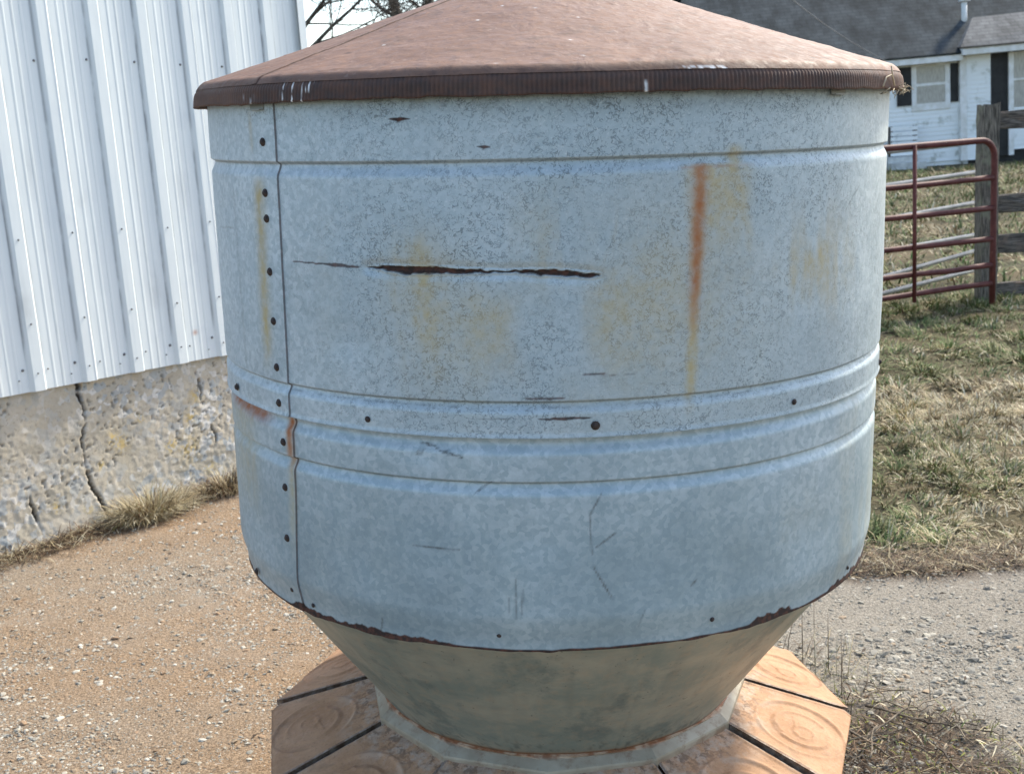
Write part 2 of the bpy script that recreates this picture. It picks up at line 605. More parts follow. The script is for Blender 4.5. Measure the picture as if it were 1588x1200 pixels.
def pebbles(name, n, seed, small):
    r = np.random.default_rng(seed)
    t = (1 + 5 ** .5) / 2
    iv = np.array([(-1, t, 0), (1, t, 0), (-1, -t, 0), (1, -t, 0), (0, -1, t), (0, 1, t), (0, -1, -t), (0, 1, -t), (t, 0, -1), (t, 0, 1), (-t, 0, -1), (-t, 0, 1)]) / 1.9
    it = np.array([(0, 11, 5), (0, 5, 1), (0, 1, 7), (0, 7, 10), (0, 10, 11), (1, 5, 9), (5, 11, 4), (11, 10, 2), (10, 7, 6), (7, 1, 8), (3, 9, 4), (3, 4, 2), (3, 2, 6), (3, 6, 8), (3, 8, 9), (4, 9, 5), (2, 4, 11), (6, 2, 10), (8, 6, 7), (9, 8, 1)])
    if small:
        iv = np.array([(1, 0, 0), (-1, 0, 0), (0, 1, 0), (0, -1, 0), (0, 0, 1), (0, 0, -1)], float)
        it = np.array([(0, 2, 4), (2, 1, 4), (1, 3, 4), (3, 0, 4), (2, 0, 5), (1, 2, 5), (3, 1, 5), (0, 3, 5)])
    nv = len(iv)
    x = r.uniform(-2.3, 2.4, n * 4)
    y = 2.0 + 4.4 * r.uniform(0, 1, n * 4) ** 1.25
    wdp = (x + 2.1) * wy - (y - 4.68) * wx
    keep = (y < drive_edge(x) - .02) & (wdp > .05) & (np.abs(x) < .62 * y + .3) & (np.hypot(x - .04, y - 2.48) > .6)
    dens = .35 + .65 * sst(.42, .62, fbm(x * 2.3, y * 2.3, 41)) 
    # loose stone patch to the right of the feeder
    dens = np.where(x > .9, .45 + .8 * sst(.75, .2, np.hypot((x - 1.12) / .35, (y - 3.2) / .3)), dens)
    keep &= r.uniform(0, 1, n * 4) < dens
    x, y = x[keep][:n], y[keep][:n]
    n = len(x)
    s = np.clip(np.exp(r.normal(-6.05, .30, n)), .0012, .005) if small else np.clip(np.exp(r.normal(-5.45, .40, n)), .0025, .013)
    right = x > .7
    s = np.where(right & (np.hypot((x - 1.12) / .38, (y - 3.2) / .3) < 1), np.clip(s * 1.5, .002, .015), s)
    sc = np.stack([s * r.uniform(.8, 1.5, n), s * r.uniform(.7, 1.2, n), s * r.uniform(.28, .6, n)], -1)
    V = iv[None] * (1 + r.uniform(-.28, .28, (n, nv, 1))) * sc[:, None]
    a = r.uniform(0, 6.283, n)
    tl = r.normal(0, .25, n)
    vz = V[..., 2] + V[..., 0] * tl[:, None]
    vx = V[..., 0] * np.cos(a)[:, None] - V[..., 1] * np.sin(a)[:, None]
    vy = V[..., 0] * np.sin(a)[:, None] + V[..., 1] * np.cos(a)[:, None]
    z0 = .012 + ground_z(x, y) * .5 + sc[:, 2] * .1
    V = np.stack([vx + x[:, None], vy + y[:, None], vz + z0[:, None]], -1)
    T = (it[None] + nv * np.arange(n)[:, None, None]).reshape(-1, 3)
    pal = .72 * np.array([(.50, .455, .37), (.58, .53, .44), (.40, .37, .31), (.46, .35, .24), (.30, .28, .24), (.66, .62, .53), (.40, .27, .17)])
    ci = r.choice(7, n, p=[.22, .18, .15, .17, .07, .08, .13])
    rc = r.choice(5, n, p=[.30, .18, .28, .06, .18])
    c = np.where(right[:, None], pal[np.array([0, 1, 2, 3, 4])[rc]] * .92, pal[ci]) * r.uniform(.75, 1.15, (n, 1))
    me = np_mesh(name, V, T=T, cols=np.repeat(c, nv, 0))
    return me


tag(link('loose_pebbles', pebbles('loose_pebbles', 26000, 4, False), None, STONE),
    'loose crushed pebbles strewn over the sandy drive', 'gravel', kind='stuff')
tag(link('fine_grit', pebbles('fine_grit', 100000, 14, True), None, STONE),
    'fine pale grit pressed into the drive between the pebbles', 'grit', kind='stuff')


# ------------------------------------------------------------------ blades of grass
PAL = {'straw': (.37, .295, .17), 'pale': (.54, .475, .33), 'green': (.095, .14, .04), 'olive': (.185, .185, .075), 'brown': (.15, .095, .055), 'dark': (.06, .045, .03)}


def blades(x, y, z, L, W, lean, az, curl, col):
    """each blade: a narrow strip of three spans that bends over"""
    n = len(x)
    P = np.zeros((n, 7, 3))
    dx, dy = np.cos(az), np.sin(az)
    px, py = -dy, dx
    ang = lean.copy()
    cx, cz = np.zeros(n), np.zeros(n)
    idx = 0
    for i, w in enumerate((1.0, .9, .6, 0)):
        for sgn in ((-1, 1) if i < 3 else (0,)):
            P[:, idx, 0] = x + dx * cx + px * sgn * W * w * .5
            P[:, idx, 1] = y + dy * cx + py * sgn * W * w * .5
            P[:, idx, 2] = z + cz
            idx += 1
        cx = cx + np.sin(ang) * L / 3
        cz = cz + np.cos(ang) * L / 3
        ang = np.minimum(ang + curl, 1.75)
    b = 7 * np.arange(n)[:, None]
    Q = np.concatenate([b + np.array([[0, 1, 3, 2]]), b + np.array([[2, 3, 5, 4]])])
    T = b + np.array([[4, 5, 6]])
    return P.reshape(-1, 3), Q, T, np.repeat(col, 7, 0)


def pick(r, n, w):
    ks = list(w)
    p = np.array([w[k] for k in ks], float)
    c = np.array([PAL[k] for k in ks])[r.choice(len(ks), n, p=p / p.sum())]
    return c * r.uniform(.7, 1.25, (n, 1))


def blade_obj(name, parts, mat, parent=None):
    V, Q, T, C, o = [], [], [], [], 0
    for v, q, t, c in parts:
        V.append(v); Q.append(q + o); T.append(t + o); C.append(c); o += len(v)
    return link(name, np_mesh(name, np.concatenate(V), np.concatenate(Q), np.concatenate(T), cols=np.concatenate(C)), parent, mat)


def lawn(n, x0, x1, y0, y1, L, W, seed, near):
    r = np.random.default_rng(seed)
    x = r.uniform(x0, x1, n)
    y = r.uniform(y0, y1, n)
    cl = fbm(x * 3.2, y * 3.2, 51, 3)
    gr = fbm(x * .9, y * .9, 61, 3)
    keep = (r.uniform(0, 1, n) < .25 + 1.3 * sst(.3, .62, cl)) & (y > drive_edge(x) + .01)
    keep &= (x < .52 * y + .5) & (x > .10 * y)
    x, y, cl, gr = x[keep], y[keep], cl[keep], gr[keep]
    n = len(x)
    dist = y - drive_edge(x)
    green = r.uniform(0, 1, n) < sst(.26, .50, gr) * .88 * sst(.05, .5, dist)
    c = np.where(green[:, None], pick(r, n, {'green': 3, 'olive': 3.5, 'straw': .6}), pick(r, n, {'straw': 4, 'pale': 2.2, 'olive': 1, 'brown': .9}))
    if near:
        ed = sst(.35, .05, dist)[:, None]
        c = c * (1 - ed) + ed * pick(r, n, {'brown': 3, 'straw': 2, 'dark': 2})
    l = L * r.uniform(.5, 1.35, n) * (.7 + .7 * cl)
    cs = .16 if near else .3
    gx, gy = np.floor(x / cs), np.floor(y / cs)
    cx = (gx + .2 + .6 * hash2(gx, gy, 5)) * cs
    cy = (gy + .2 + .6 * hash2(gx, gy, 6)) * cs
    pull = r.uniform(0, .6, n)
    x, y = x + (cx - x) * pull, y + (cy - y) * pull
    dd_ = np.hypot(x - cx, y - cy) / cs
    az = np.where(hash2(gx, gy, 8) < .55, np.arctan2(y - cy, x - cx), hash2(gx, gy, 9) * 6.283) + r.normal(0, .7, n)
    tone = .72 + .55 * hash2(gx, gy, 7)
    return blades(x, y, -.028 + .03 * (cl - .4), l * (.6 + .8 * hash2(gx, gy, 10)), W * r.uniform(.6, 1.3, n), np.abs(r.normal(.75, .4, n)) + .4 * dd_,
                  az, r.uniform(.1, .75, n), c * tone[:, None])


def thatch(n, seed):
    r = np.random.default_rng(seed)
    x = r.uniform(.85, 2.6, n)
    y = drive_edge(x) - .05 + .26 * np.abs(r.normal(0, .5, n)) + .06 * (fbm(x * 5, x * 0, 33, 2) - .5)
    return blades(x, y, np.full(n, -.004) + r.uniform(0, .02, n), .06 * r.uniform(.4, 1.5, n), .0034 * r.uniform(.5, 1.4, n), r.normal(1.3, .2, n), r.uniform(0, 6.283, n), r.uniform(0, .3, n),
                  pick(r, n, {'brown': 3, 'dark': 3.5, 'straw': 1.6, 'pale': .5}))


tag(blade_obj('thatch_edge', [thatch(7500, 77)], TINT), 'brown dead thatch where the lawn meets the grey drive', 'thatch', kind='stuff')
tag(blade_obj('lawn_grass', [lawn(90000, .7, 3.9, 3.7, 6.6, .055, .0048, 1, True),
                             lawn(60000, .8, 5.6, 6.5, 10.5, .065, .008, 2, False),
                             lawn(70000, 1.5, 17, 10.4, 31, .12, .018, 3, False)], TINT),
    'straw coloured winter lawn with green patches around the gate', 'grass', kind='stuff')

# ------------------------------------------------------------------ livestock feeder
feeder = empty('livestock_feeder', (0.040505, 2.48248, 0.0))
AX = Vector((.0389, -.0116, 1)).normalized()
E1 = Vector((0, 1, 0)).cross(AX).normalized()
E2 = AX.cross(E1)
feeder.rotation_euler = Matrix((E1, E2, AX)).transposed().to_euler()
tag(feeder, 'round galvanized livestock feeder with rusty cone lid and hinged trough lids', 'feeder')
R0 = .65
SEAM = -.512 / R0


def phi_samples(step=.0045, extra=()):
    f = np.arange(-1.85, 1.85, step)
    b = np.linspace(1.85, 2 * math.pi - 1.85, 60)
    return np.sort(np.concatenate([f, b, np.array(extra)]))


def groove(z, zc, d, up, dn):
    """inward bead: steep shoulder above zc, long slope below it"""
    t = z - zc
    return -d * np.where(t > 0, 1 - sst(0, up, t), 1 - sst(0, -dn, t))


def g2(x, s): return np.exp(-(x / s) ** 2)


def polyline_mask(A, Zz, pts, wid, soft):
    """soft mask along a polyline given in (arc, height)"""
    m = np.zeros_like(A)
    for i in range(len(pts) - 1):
        (a0, z0), (a1, z1) = pts[i], pts[i + 1]
        w0, w1 = wid[i], wid[i + 1]
        dx, dz = a1 - a0, z1 - z0
        t = np.clip(((A - a0) * dx + (Zz - z0) * dz) / (dx * dx + dz * dz + 1e-12), 0, 1)
        d = np.hypot(A - a0 - t * dx, Zz - z0 - t * dz) - (w0 + (w1 - w0) * t)
        m = np.maximum(m, sst(soft, 0, d))
    return m


def sheet(name, z0, z1, upper):
    ph = phi_samples(extra=tuple(SEAM + q for q in (-.0022, -.0012, -.0007, -.0003, .0003, .0008, .0013, .0018, .0028, .0040)))
    zz = np.arange(z0, z1 + 1e-6, .0030)
    if upper: zz = np.concatenate([zz, np.arange(1.336, 1.368, .001) + .0004, np.arange(1.576, 1.585, .001) + .0004, np.arange(1.534, 1.540, .001) + .0004, np.arange(1.119, 1.129, .001) + .0004])
    zz = np.sort(np.concatenate([zz] + [np.linspace(c - .002, c + .006, 7) + .0003 for c in ((1.5135, 1.1475) if upper else (1.017,))]))
    if not upper:
        zz = np.sort(np.concatenate([zz, z0 + np.arange(.001, .022, .0012)]))
    P, Zm = np.meshgrid(ph, zz, indexing='ij')
    Al = np.where(P > math.pi, P - 2 * math.pi, P) * R0
    seam_z = -.500 - .014 * np.clip((1.6 - Zm) / .6, 0, 1) - .016 * sst(1.02, .73, Zm)
    A = Al + (seam_z - SEAM * R0) * g2(Al - SEAM * R0, .25)
    P = A / R0
    r = np.full_like(P, R0)
    if upper:
        r += groove(Zm, 1.5135, .0075, .0060, .021)
        r += groove(Zm, 1.1475, .0070, .0055, .017)
        r += .0016 * sst(1.10, 1.094, Zm)
    else:
        r -= .004
        r += groove(Zm, 1.083, .0085, .02, .020)
        r += groove(Zm, 1.017, .0080, .0055, .021)
        r -= .010 * sst(.80, .74, Zm)
    # lap of the sheet ends
    left = sst(-.64, -.55, Al) * (Al < SEAM * R0)
    r += .0030 * left
    r += .0035 * (fbm(A * 5, Zm * 4, 71, 3) - .5) + .0010 * (fbm(A * 22, Zm * 16, 72, 2) - .5)
    for (da, dz_, dr, dp) in ((-.05, .93, .05, .0022), (.28, 1.30, .06, .0020), (-.38, 1.24, .05, .0022), (.45, .88, .05, .0024), (-.2, .80, .04, .0022), (.1, 1.42, .05, .0016), (-.24, 1.065, .025, .0024)):
        r -= dp * g2(A - da, dr) * g2(Zm - dz_, dr * .7)
    wob = .0016 * (vnoise(A * 8, A * 0, 77) - .5)
    ou = np.zeros_like(A); ru = np.zeros_like(A); sc = np.zeros_like(A); gm = np.zeros_like(A)
    nz = fbm(A * 40, Zm * 40, 81, 3)
    nzs = fbm(A * 30, Zm * 5, 83, 3)
    nzf = .5 * fbm(A * 44 + 1.2 * fbm(A * 9, Zm * 9, 85, 2), Zm * 3.5, 84, 4) + .5 * fbm(A * 22, Zm * 9, 86, 4)
    if upper:
        gp = [(-.318, 1.356), (-.300, 1.356), (-.270, 1.354), (-.238, 1.353), (-.196, 1.354), (-.160, 1.353), (-.120, 1.3525), (-.088, 1.352), (-.074, 1.3525), (-.037, 1.350), (.002, 1.347), (.040, 1.344), (.050, 1.343)]
        gw = [.000, .0015, .0046, .0050, .0036, .0030, .0006, .0001, .0006, .0026, .0030, .0016, 0]
        jag = .0026 * (fbm(A * 90, Zm * 0, 88, 3) - .5) + .0050 * (fbm(A * 130, Zm * 260, 89, 2) - .5)
        main = polyline_mask(A, Zm + jag, gp, gw, .0022)
        sc = np.maximum(sc, main)
        sc = np.maximum(sc, .85 * polyline_mask(A, Zm + jag * .5, [(-.478, 1.3585), (-.408, 1.3590), (-.37, 1.3575), (-.334, 1.356)], [0, .0006, .0026, .0003], .0018))
        dent = polyline_mask(A, Zm, gp, gw, .016)
        r -= .0035 * dent + .004 * main
        r += .0028 * polyline_mask(A, Zm + jag * .6, gp, gw, .006) * (1 - main) * sst(-.33, -.28, A)
        for (a0, b0, a1, b1, w, s_) in ((-.267, 1.5805, -.234, 1.580, .0026, 1), (-.128, 1.538, -.110, 1.536, .0016, .9), (.024, 1.193, .074, 1.190, .0009, .8), (.086, 1.190, .111, 1.188, .0005, .6),
                                        (-.064, 1.157, -.006, 1.156, .0011, .9), (-.046, 1.124, .034, 1.125, .0018, .9), (-.14, 1.124, -.08, 1.124, .0006, .5), (.418, 1.456, .428, 1.446, .0008, .5), (.582, 1.45, .56, 1.436, .0008, .7), (.56, 1.436, .533, 1.414, .0009, .6),
                                        (-.655, 1.404, -.79, 1.398, .0006, .5), (.14, 1.253, .19, 1.249, .0004, .45)):
            m = polyline_mask(A, Zm + jag * .5, [(a0, b0), ((a0 + a1) / 2, (b0 + b1) / 2), (a1, b1)], [0, w, 0], .0018)
            (sc if s_ > .75 else gm)[...] = np.maximum(sc if s_ > .75 else gm, m * s_)
        # the red run and its yellow halo
        zt = 1.503
        fall = np.clip((zt - Zm) / .40, 0, 1)
        ctr = .211 - .018 * fall
        wd_ = .0125 - .006 * fall
        on = sst(zt + .003, zt - .004, Zm)
        ru = np.maximum(ru, on * g2(A - ctr, wd_) * (1 - sst(.42, .72, fall)) * .95 * (.75 + .5 * nz))
        ou = np.maximum(ou, on * g2(A - ctr, wd_ * 1.5) * (1 - sst(.80, 1.02, fall)) * .95)
        ou = np.maximum(ou, on * (sst(.165, .20, A) * (1 - sst(.26, .325, A))) * (1 - sst(.05, .55, fall)) * (.40 + .75 * sst(.2, .75, nzf)))
        ru = np.maximum(ru, .6 * g2(Zm - 1.4985, .0022) * sst(.17, .19, A) * sst(.33, .22, A) * (.3 + .9 * nz))
        c2 = .268 + .03 * np.clip((1.53 - Zm) / .15, 0, 1.2)
        ou = np.maximum(ou, g2(A - c2, .013) * sst(1.537, 1.52, Zm) * (1 - sst(.02, .22, 1.5 - Zm)) * .75)
        # broad yellow film
        ou = np.maximum(ou, g2(A + .222 + .05 * (Zm - 1.3), .065 - .03 * sst(1.34, 1.45, Zm)) * sst(1.46, 1.36, Zm) * sst(1.10, 1.28, Zm) * (.28 + .70 * sst(.25, .75, nzf)))
        ou = np.maximum(ou, g2(A - .06, .11) * g2(Zm - 1.38, .08) * (.85 * sst(.42, .68, nzf)))
        ou = np.maximum(ou, g2(A - .45, .10) * g2(Zm - 1.33, .08) * .9 * sst(.40, .7, nzf))
        ou = np.maximum(ou, g2(A + .558 + .03 * (1.5 - Zm), .018) * sst(1.505, 1.47, Zm) * sst(1.14, 1.25, Zm) * (.6 + .7 * nzs))
        ou = np.maximum(ou, g2(A + .02, .30) * g2(Zm - 1.30, .13) * .75 * sst(.35, .7, fbm(A * 9, Zm * 4, 87, 4)))
        ou = np.maximum(ou, g2(A + .573, .006) * sst(1.61, 1.58, Zm) * sst(1.525, 1.55, Zm) * .5)
        gm = np.maximum(gm, .55 * sst(1.565, 1.612, Zm) * (.4 + .8 * nz) * sst(-.5, -.3, A))  # sheet gets darker towards its top edge
        gm = np.maximum(gm, .55 * g2(Zm - 1.150, .0026) * (.4 + .9 * nz)); gm = np.maximum(gm, .5 * g2(Zm - 1.516, .0026) * (.4 + .9 * nz)); gm = np.maximum(gm, .6 * g2(Zm - 1.0945, .0014))  # shade of groove tops and lap edge painted in as dark lines
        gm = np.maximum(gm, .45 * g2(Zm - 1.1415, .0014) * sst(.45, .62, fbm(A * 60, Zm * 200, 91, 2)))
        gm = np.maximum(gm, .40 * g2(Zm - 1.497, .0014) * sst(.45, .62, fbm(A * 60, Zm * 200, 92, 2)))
        gm = np.maximum(gm, .30 * g2(A + .665 - .02 * (1.4 - Zm), .006) * sst(1.5, 1.45, Zm) * nzs)
        speck = np.clip(.35 + .75 * sst(-.55, -.2, A) - .45 * sst(.35, .62, A), .15, 1.0) * (.65 + .6 * fbm(A * 6, Zm * 6, 93, 3))
        speck = np.clip(speck + .5 * sst(1.56, 1.6, Zm), 0, 1.2)
    else:
        jag = .0030 * (fbm(A * 90, Zm * 0, 88, 2) - .5)
        for (a0, b0, a1, b1, w, s_) in ((-.242, 1.078, -.215, 1.074, .0012, .6), (-.215, 1.071, -.170, 1.060, .0022, .75), (-.25, 1.060, -.235, 1.068, .004, .45), (-.26, .906, -.18, .9055, .0008, .55), (.050, 1.0, .031, .966, .0006, .5), (.031, .966, .034, .900, .0005, .45), (.036, .88, .066, .824, .0007, .6), (.040, .912, .074, .935, .0007, .55),
                                        (-.152, 1.001, -.123, 1.022, .0012, .6), (-.088, .862, -.090, .792, .0014, .35), (-.078, .845, -.080, .80, .0008, .35), (-.10, .83, -.102, .80, .0008, .3), (.20, .83, .21, .84, .0012, .5), (-.33, .77, -.34, .735, .0008, .5), (.12, .80, .11, .77, .0008, .3)):
            m = polyline_mask(A, Zm + jag * .5, [(a0, b0), ((a0 + a1) / 2, (b0 + b1) / 2), (a1, b1)], [0, w, 0], .0022)
            gm = np.maximum(gm, np.minimum(1, m * s_ * 1.7))
        ru = np.maximum(ru, sst(-.56, -.63, A) * sst(-.95, -.8, A) * g2(Zm - 1.080 + .02 * (A + .7), .013) * (.6 + .8 * nz))
        ou = np.maximum(ou, sst(-.62, -.68, A) * sst(1.09, 1.06, Zm) * sst(.82, .98, Zm) * .95 * nzs)
        ru = np.maximum(ru, g2(Al + .521, .009) * sst(1.105, 1.08, Zm) * sst(.98, 1.04, Zm) * .95 * (.6 + .8 * nz))
        ou = np.maximum(ou, g2(Al + .521, .010) * sst(1.105, 1.08, Zm) * sst(.80, .95, Zm) * .75)
        ou = np.maximum(ou, g2(A - .44, .16) * g2(Zm - .90, .07) * .22 * nzs)
        ou = np.maximum(ou, sst(.50, .60, A) * .22 * sst(.4, .7, nzs))
        bot = .7326 + .0005 + .006 * fbm(A * 16, A * 0, 95, 3)
        tear = sst(.50, .62, fbm(A * 8, A * 0, 97, 2)) * .016 * fbm(A * 60, A * 0, 98, 3) ** 1.5
        gm = np.maximum(gm, .6 * sst(bot + tear + .005, bot + tear - .001, Zm))
        sc = np.maximum(sc, sst(bot + tear + .0022, bot + tear, Zm))
        gm = np.maximum(gm, .22 * sst(.80, .74, Zm) * nz)
        gm = np.maximum(gm, .5 * g2(Zm - 1.0195, .0026) * (.4 + .9 * nz))  # shaded top of the lower groove, painted as a dark line
        speck = .18 * fbm(A * 6, Zm * 6, 94, 3)
    # dark seam line and the dark edge of the lap
    sc = np.maximum(sc, .7 * sst(.0010, .0004, np.abs(Al - SEAM * R0 - .0003)))
    # small pale or dark rings round the bolts
    Zout = Zm.copy()
    if not upper:
        Zout = np.where(Zm < z0 + .0005, Zm - .004 + .011 * fbm(A * 14, A * 0, 95, 3), Zm)
    r = r + wob
    Xc = np.sin(P) * r
    Yc = -np.cos(P) * r
    V = np.stack([Xc, Yc, Zout], -1)
    me = np_mesh(name, V, Q=grid_faces(len(ph), len(zz), wrap=True), smooth=True,
                 attrs={'ochre': ou, 'rust': ru, 'scrape': sc, 'grime_shade': gm, 'speck': speck, 'fresh': np.zeros_like(A) if upper else (.55 + .6 * sst(1.08, .80, Zm)) * (.8 + .4 * nz)})
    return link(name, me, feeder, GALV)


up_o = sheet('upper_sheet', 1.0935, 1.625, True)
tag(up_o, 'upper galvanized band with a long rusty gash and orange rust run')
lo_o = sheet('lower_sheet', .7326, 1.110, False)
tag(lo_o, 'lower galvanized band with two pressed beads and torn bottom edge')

# bolts
mb = MB()
segs = 12
rings = [(.0085, 0), (.0085, .0014), (.0062, .0016), (.0058, .0040), (.0035, .0056)]
v = []
for (rr, hh) in rings:
    for k in range(segs):
        a = 2 * math.pi * k / segs
        v.append((rr * math.cos(a), rr * math.sin(a), hh))
f = [(i * segs + k, i * segs + (k + 1) % segs, (i + 1) * segs + (k + 1) % segs, (i + 1) * segs + k) for i in range(len(rings) - 1) for k in range(segs)]
f.append(tuple((len(rings) - 1) * segs + k for k in range(segs)))
mb.poly(v, f)
bolt_me = mb.mesh('bolt', True)
bolt_me.materials.append(BOLT)
BOLTS = [(-.535, 1.55), (-.538, 1.468), (-.539, 1.426), (-.54, 1.338), (-.539, 1.255), (-.539, 1.176), (-.54, 1.114), (-.541, 1.044), (-.545, .962), (-.55, .868), (-.555, .769),
         (-.332, 1.112), (.041, 1.112), (.401, 1.112), (.79, 1.112), (-.498, .753), (-.12, .761), (.244, .763), (.622, .758), (-.722, .753), (-.72, 1.112)]
for a, z in BOLTS:
    o = link('bolt', bolt_me, feeder)
    p = a / R0
    rr = R0 + (.0025 if a < -.5 else .0005) - (.012 if z < .78 else (.004 if z < 1.09 else 0)) + .0005
    n = Vector((math.sin(p), -math.cos(p), 0))
    o.location = n * rr + Vector((0, 0, z))
    s = .48 if z < .78 and a > -.54 else (.60 if abs(a) < .45 else .82)
    if z == 1.112 and a == .041: s = .85
    o.rotation_euler = n.to_track_quat('Z', 'Y').to_euler()
    o.scale = (s, s, s)

# roof lid
RR, ZR, ZA = .668, 1.648, 1.868
ph = phi_samples(.006)
SR = -.80
ph = np.sort(np.concatenate([ph, [SR - .0008, SR + .0008, SR + .004]]))
tt = np.concatenate([np.linspace(0, .96, 150), np.linspace(.963, 1.0, 14)])
P, Tm = np.meshgrid(ph, tt, indexing='ij')
rr = Tm * RR
zz = ZA - (ZA - ZR) * Tm
# rolled shoulder at the eave
k_ = np.clip((Tm - .980) / .020, 0, 1)
zz = zz - .008 * k_ ** 2
U, W_ = rr * np.sin(P), -rr * np.cos(P)
zz += (.006 * (fbm(U * 5, W_ * 5, 101, 3) - .5) + .0022 * (fbm(U * 26, W_ * 26, 103, 3) - .5)) * sst(0, .15, Tm) * (1 - .6 * k_)
zz += .0016 * sst(-.03, 0, P - SR) * (P < SR)
white = np.zeros_like(P)
arc = P * RR
Pq = np.where(P > math.pi, P - 2 * math.pi, P)
rip = fbm(Pq * 30 + 1.5 * fbm(U * 9, W_ * 9, 7, 2), rr * 75, 105, 3)
zz += .0005 * sst(.56, .74, rip) * sst(0, .2, Tm) * (1 - k_)
for (a, t, w1, w2) in ((-.19, .60, .004, .003), (-.335, .78, .003, .003), (-.05, .50, .004, .003), (.02, .80, .003, .003), (.03, .93, .003, .003), (-.09, .97, .003, .003), (.25, .86, .002, .002), (-.16, .47, .003, .002), (.06, .60, .003, .002), (.12, .35, .003, .003)):
    white = np.maximum(white, g2(P * rr - a * Tm / .9, w1 * .7) * g2((Tm - t) * RR, w2 * .6))
white = np.maximum(white, .95 * sst(.166, .172, arc) * sst(.256, .249, arc) * sst(.995, .998, Tm) * sst(.46, .58, fbm(arc * 160, Tm * 200, 5, 3)))
dark = .35 * sst(.975, .999, Tm) * (.6 + .5 * fbm(arc * 20, Tm * 3, 109, 2)) * sst(.70, .55, arc) + .9 * g2((P - SR - .0008) * rr, .0016) * sst(.1, .3, Tm)
dark = np.maximum(dark, .5 * sst(.955, .985, Tm) * sst(.42, .66, fbm(arc * 14, Tm * 10, 111, 2)) * sst(.6, .4, np.abs(arc)))
for (a, t) in ((.455, .955), (.487, .955), (-.43, .83)):
    dark = np.maximum(dark, 1.2 * g2(P * rr - a * Tm, .007) * g2((Tm - t) * RR, .0035))
V = np.stack([U, W_, zz], -1)
roof = link('roof_lid', np_mesh('roof_lid', V, Q=grid_faces(len(ph), len(tt), wrap=True), smooth=True,
                                attrs={'white': np.clip(white, 0, 1), 'dark': np.clip(dark + .30 * sst(.64, .76, rip) * sst(.4, .6, fbm(U * 11, W_ * 11, 107, 2)), 0, 1)}), feeder, ROOF)
tag(roof, 'faded reddish brown cone lid with a radial seam')
# crimped skirt of the lid
NR = 590
ph = np.linspace(0, 2 * math.pi, NR * 6, endpoint=False)
zs = np.array([1.6425, 1.634, 1.628, 1.621, 1.614, 1.6105, 1.609, 1.612])
ro = np.array([.6650, .6702, .6716, .6725, .673, .6742, .672, .668])
am = np.array([0, .5, 1, 1, 1, .6, .2, 0]) * .0009
P, J = np.meshgrid(ph, np.arange(8), indexing='ij')
Pw = np.where(P > math.pi, P - 2 * math.pi, P)
A = Pw * RR
rib = np.cos(P * NR)
r = ro[J] + am[J] * rib * (.35 + 1.1 * fbm(A * 9, J * .4, 119, 2)) + .0028 * (fbm(A * 7, J * 0., 121, 2) - .5) * (J > 0)
Zr = zs[J] + (.0035 * (fbm(A * 5, J * 0., 123, 3) - .5) + .004 * (fbm(A * 40, J * 0., 124, 3) - .5)) * (J > 2)
white = sst(-.475, -.455, A) * sst(-.385, -.41, A) * sst(.55, .72, fbm(A * 95, Zr * 60, 127, 2)) * (rib > -.2) * sst(.42, .58, fbm(A * 130, Zr * 160, 126, 2))
white = np.maximum(white, g2(A - .118, .0022) * (J > 1) * sst(.35, .5, fbm(A * 20, Zr * 140, 128, 2)))
white = np.maximum(white, g2(A + .555, .012) * (J > 2) * sst(.6, .75, fbm(A * 90, Zr * 80, 129, 2)))
dark = np.clip(1.0 - .10 * (rib > .3) - .45 * sst(.45, .62, A) - .4 * sst(-.5, -.62, A), 0, 1) * (.8 + .3 * fbm(A * 12, Zr * 50, 130, 2))  # right end lightened: sunlight painted into the rim colour
V = np.stack([r * np.sin(P), -r * np.cos(P), Zr], -1)
sk = link('crimped_rim', np_mesh('crimped_rim', V, Q=grid_faces(len(ph), 8, wrap=True), smooth=True,
                                 attrs={'white': white, 'dark': np.clip(dark, 0, 1)}), roof, ROOF)
tag(sk, 'dark brown crimped rim with white paint chips')

# brackets under the rim
for a in (.492, -.545):
    p = a / R0
    n = Vector((math.sin(p), -math.cos(p), 0))
    b = MB().box(-.020, .020, -.0005, .0015, -.012, .012).box(-.020, .020, .0015, .009, -.012, -.0105)
    o = b.build('rim_bracket', GALVR, feeder)
    o.location = n * (R0 + .003) + Vector((0, 0, 1.6125))
    o.rotation_euler = (0, 0, p + math.pi)

# hopper cone
ph = phi_samples(.012)
tt = np.linspace(0, 1, 60)
P, Tm = np.meshgrid(ph, tt, indexing='ij')
Pw = np.where(P > math.pi, P - 2 * math.pi, P)
rc = .622 + (.375 - .622) * Tm
zc = .742 + (.402 - .742) * Tm
rc = rc + .004 * (fbm(Pw * 4, Tm * 3, 141, 3) - .5)
seam1 = .31 - .03 * Tm
for sx in (-.80, .255):
    rc = rc + .0022 * (Pw > sx) * sst(sx + .25, sx, Pw)
gr = .9 * (g2((Pw - .255) * rc, .0016) + g2((Pw + .80) * rc, .0018)) * .8
drip = sst(.56, .72, fbm(Pw * 26, Tm * 1.6, 145, 3)) * sst(.02, .15, Tm) * (1 - sst(.35, .9, Tm))
gr = np.maximum(gr, .10 * drip)
gr = np.maximum(gr, .5 * sst(.60, .70, fbm(Pw * 60, Tm * 40, 147, 3)) * sst(.8, .95, Tm))
rs = sst(.965, .985, Tm) * .9 + .4 * sst(.90, 1, Tm) * fbm(Pw * 9, Tm * 6, 143, 2)
V = np.stack([rc * np.sin(P), -rc * np.cos(P), zc], -1)
link('hopper_cone', np_mesh('hopper_cone', V, Q=grid_faces(len(ph), len(tt), wrap=True), smooth=True,
                            attrs={'grime_shade': np.clip(gr, 0, 1), 'rust': np.clip(rs, 0, 1)}), feeder, CONE)

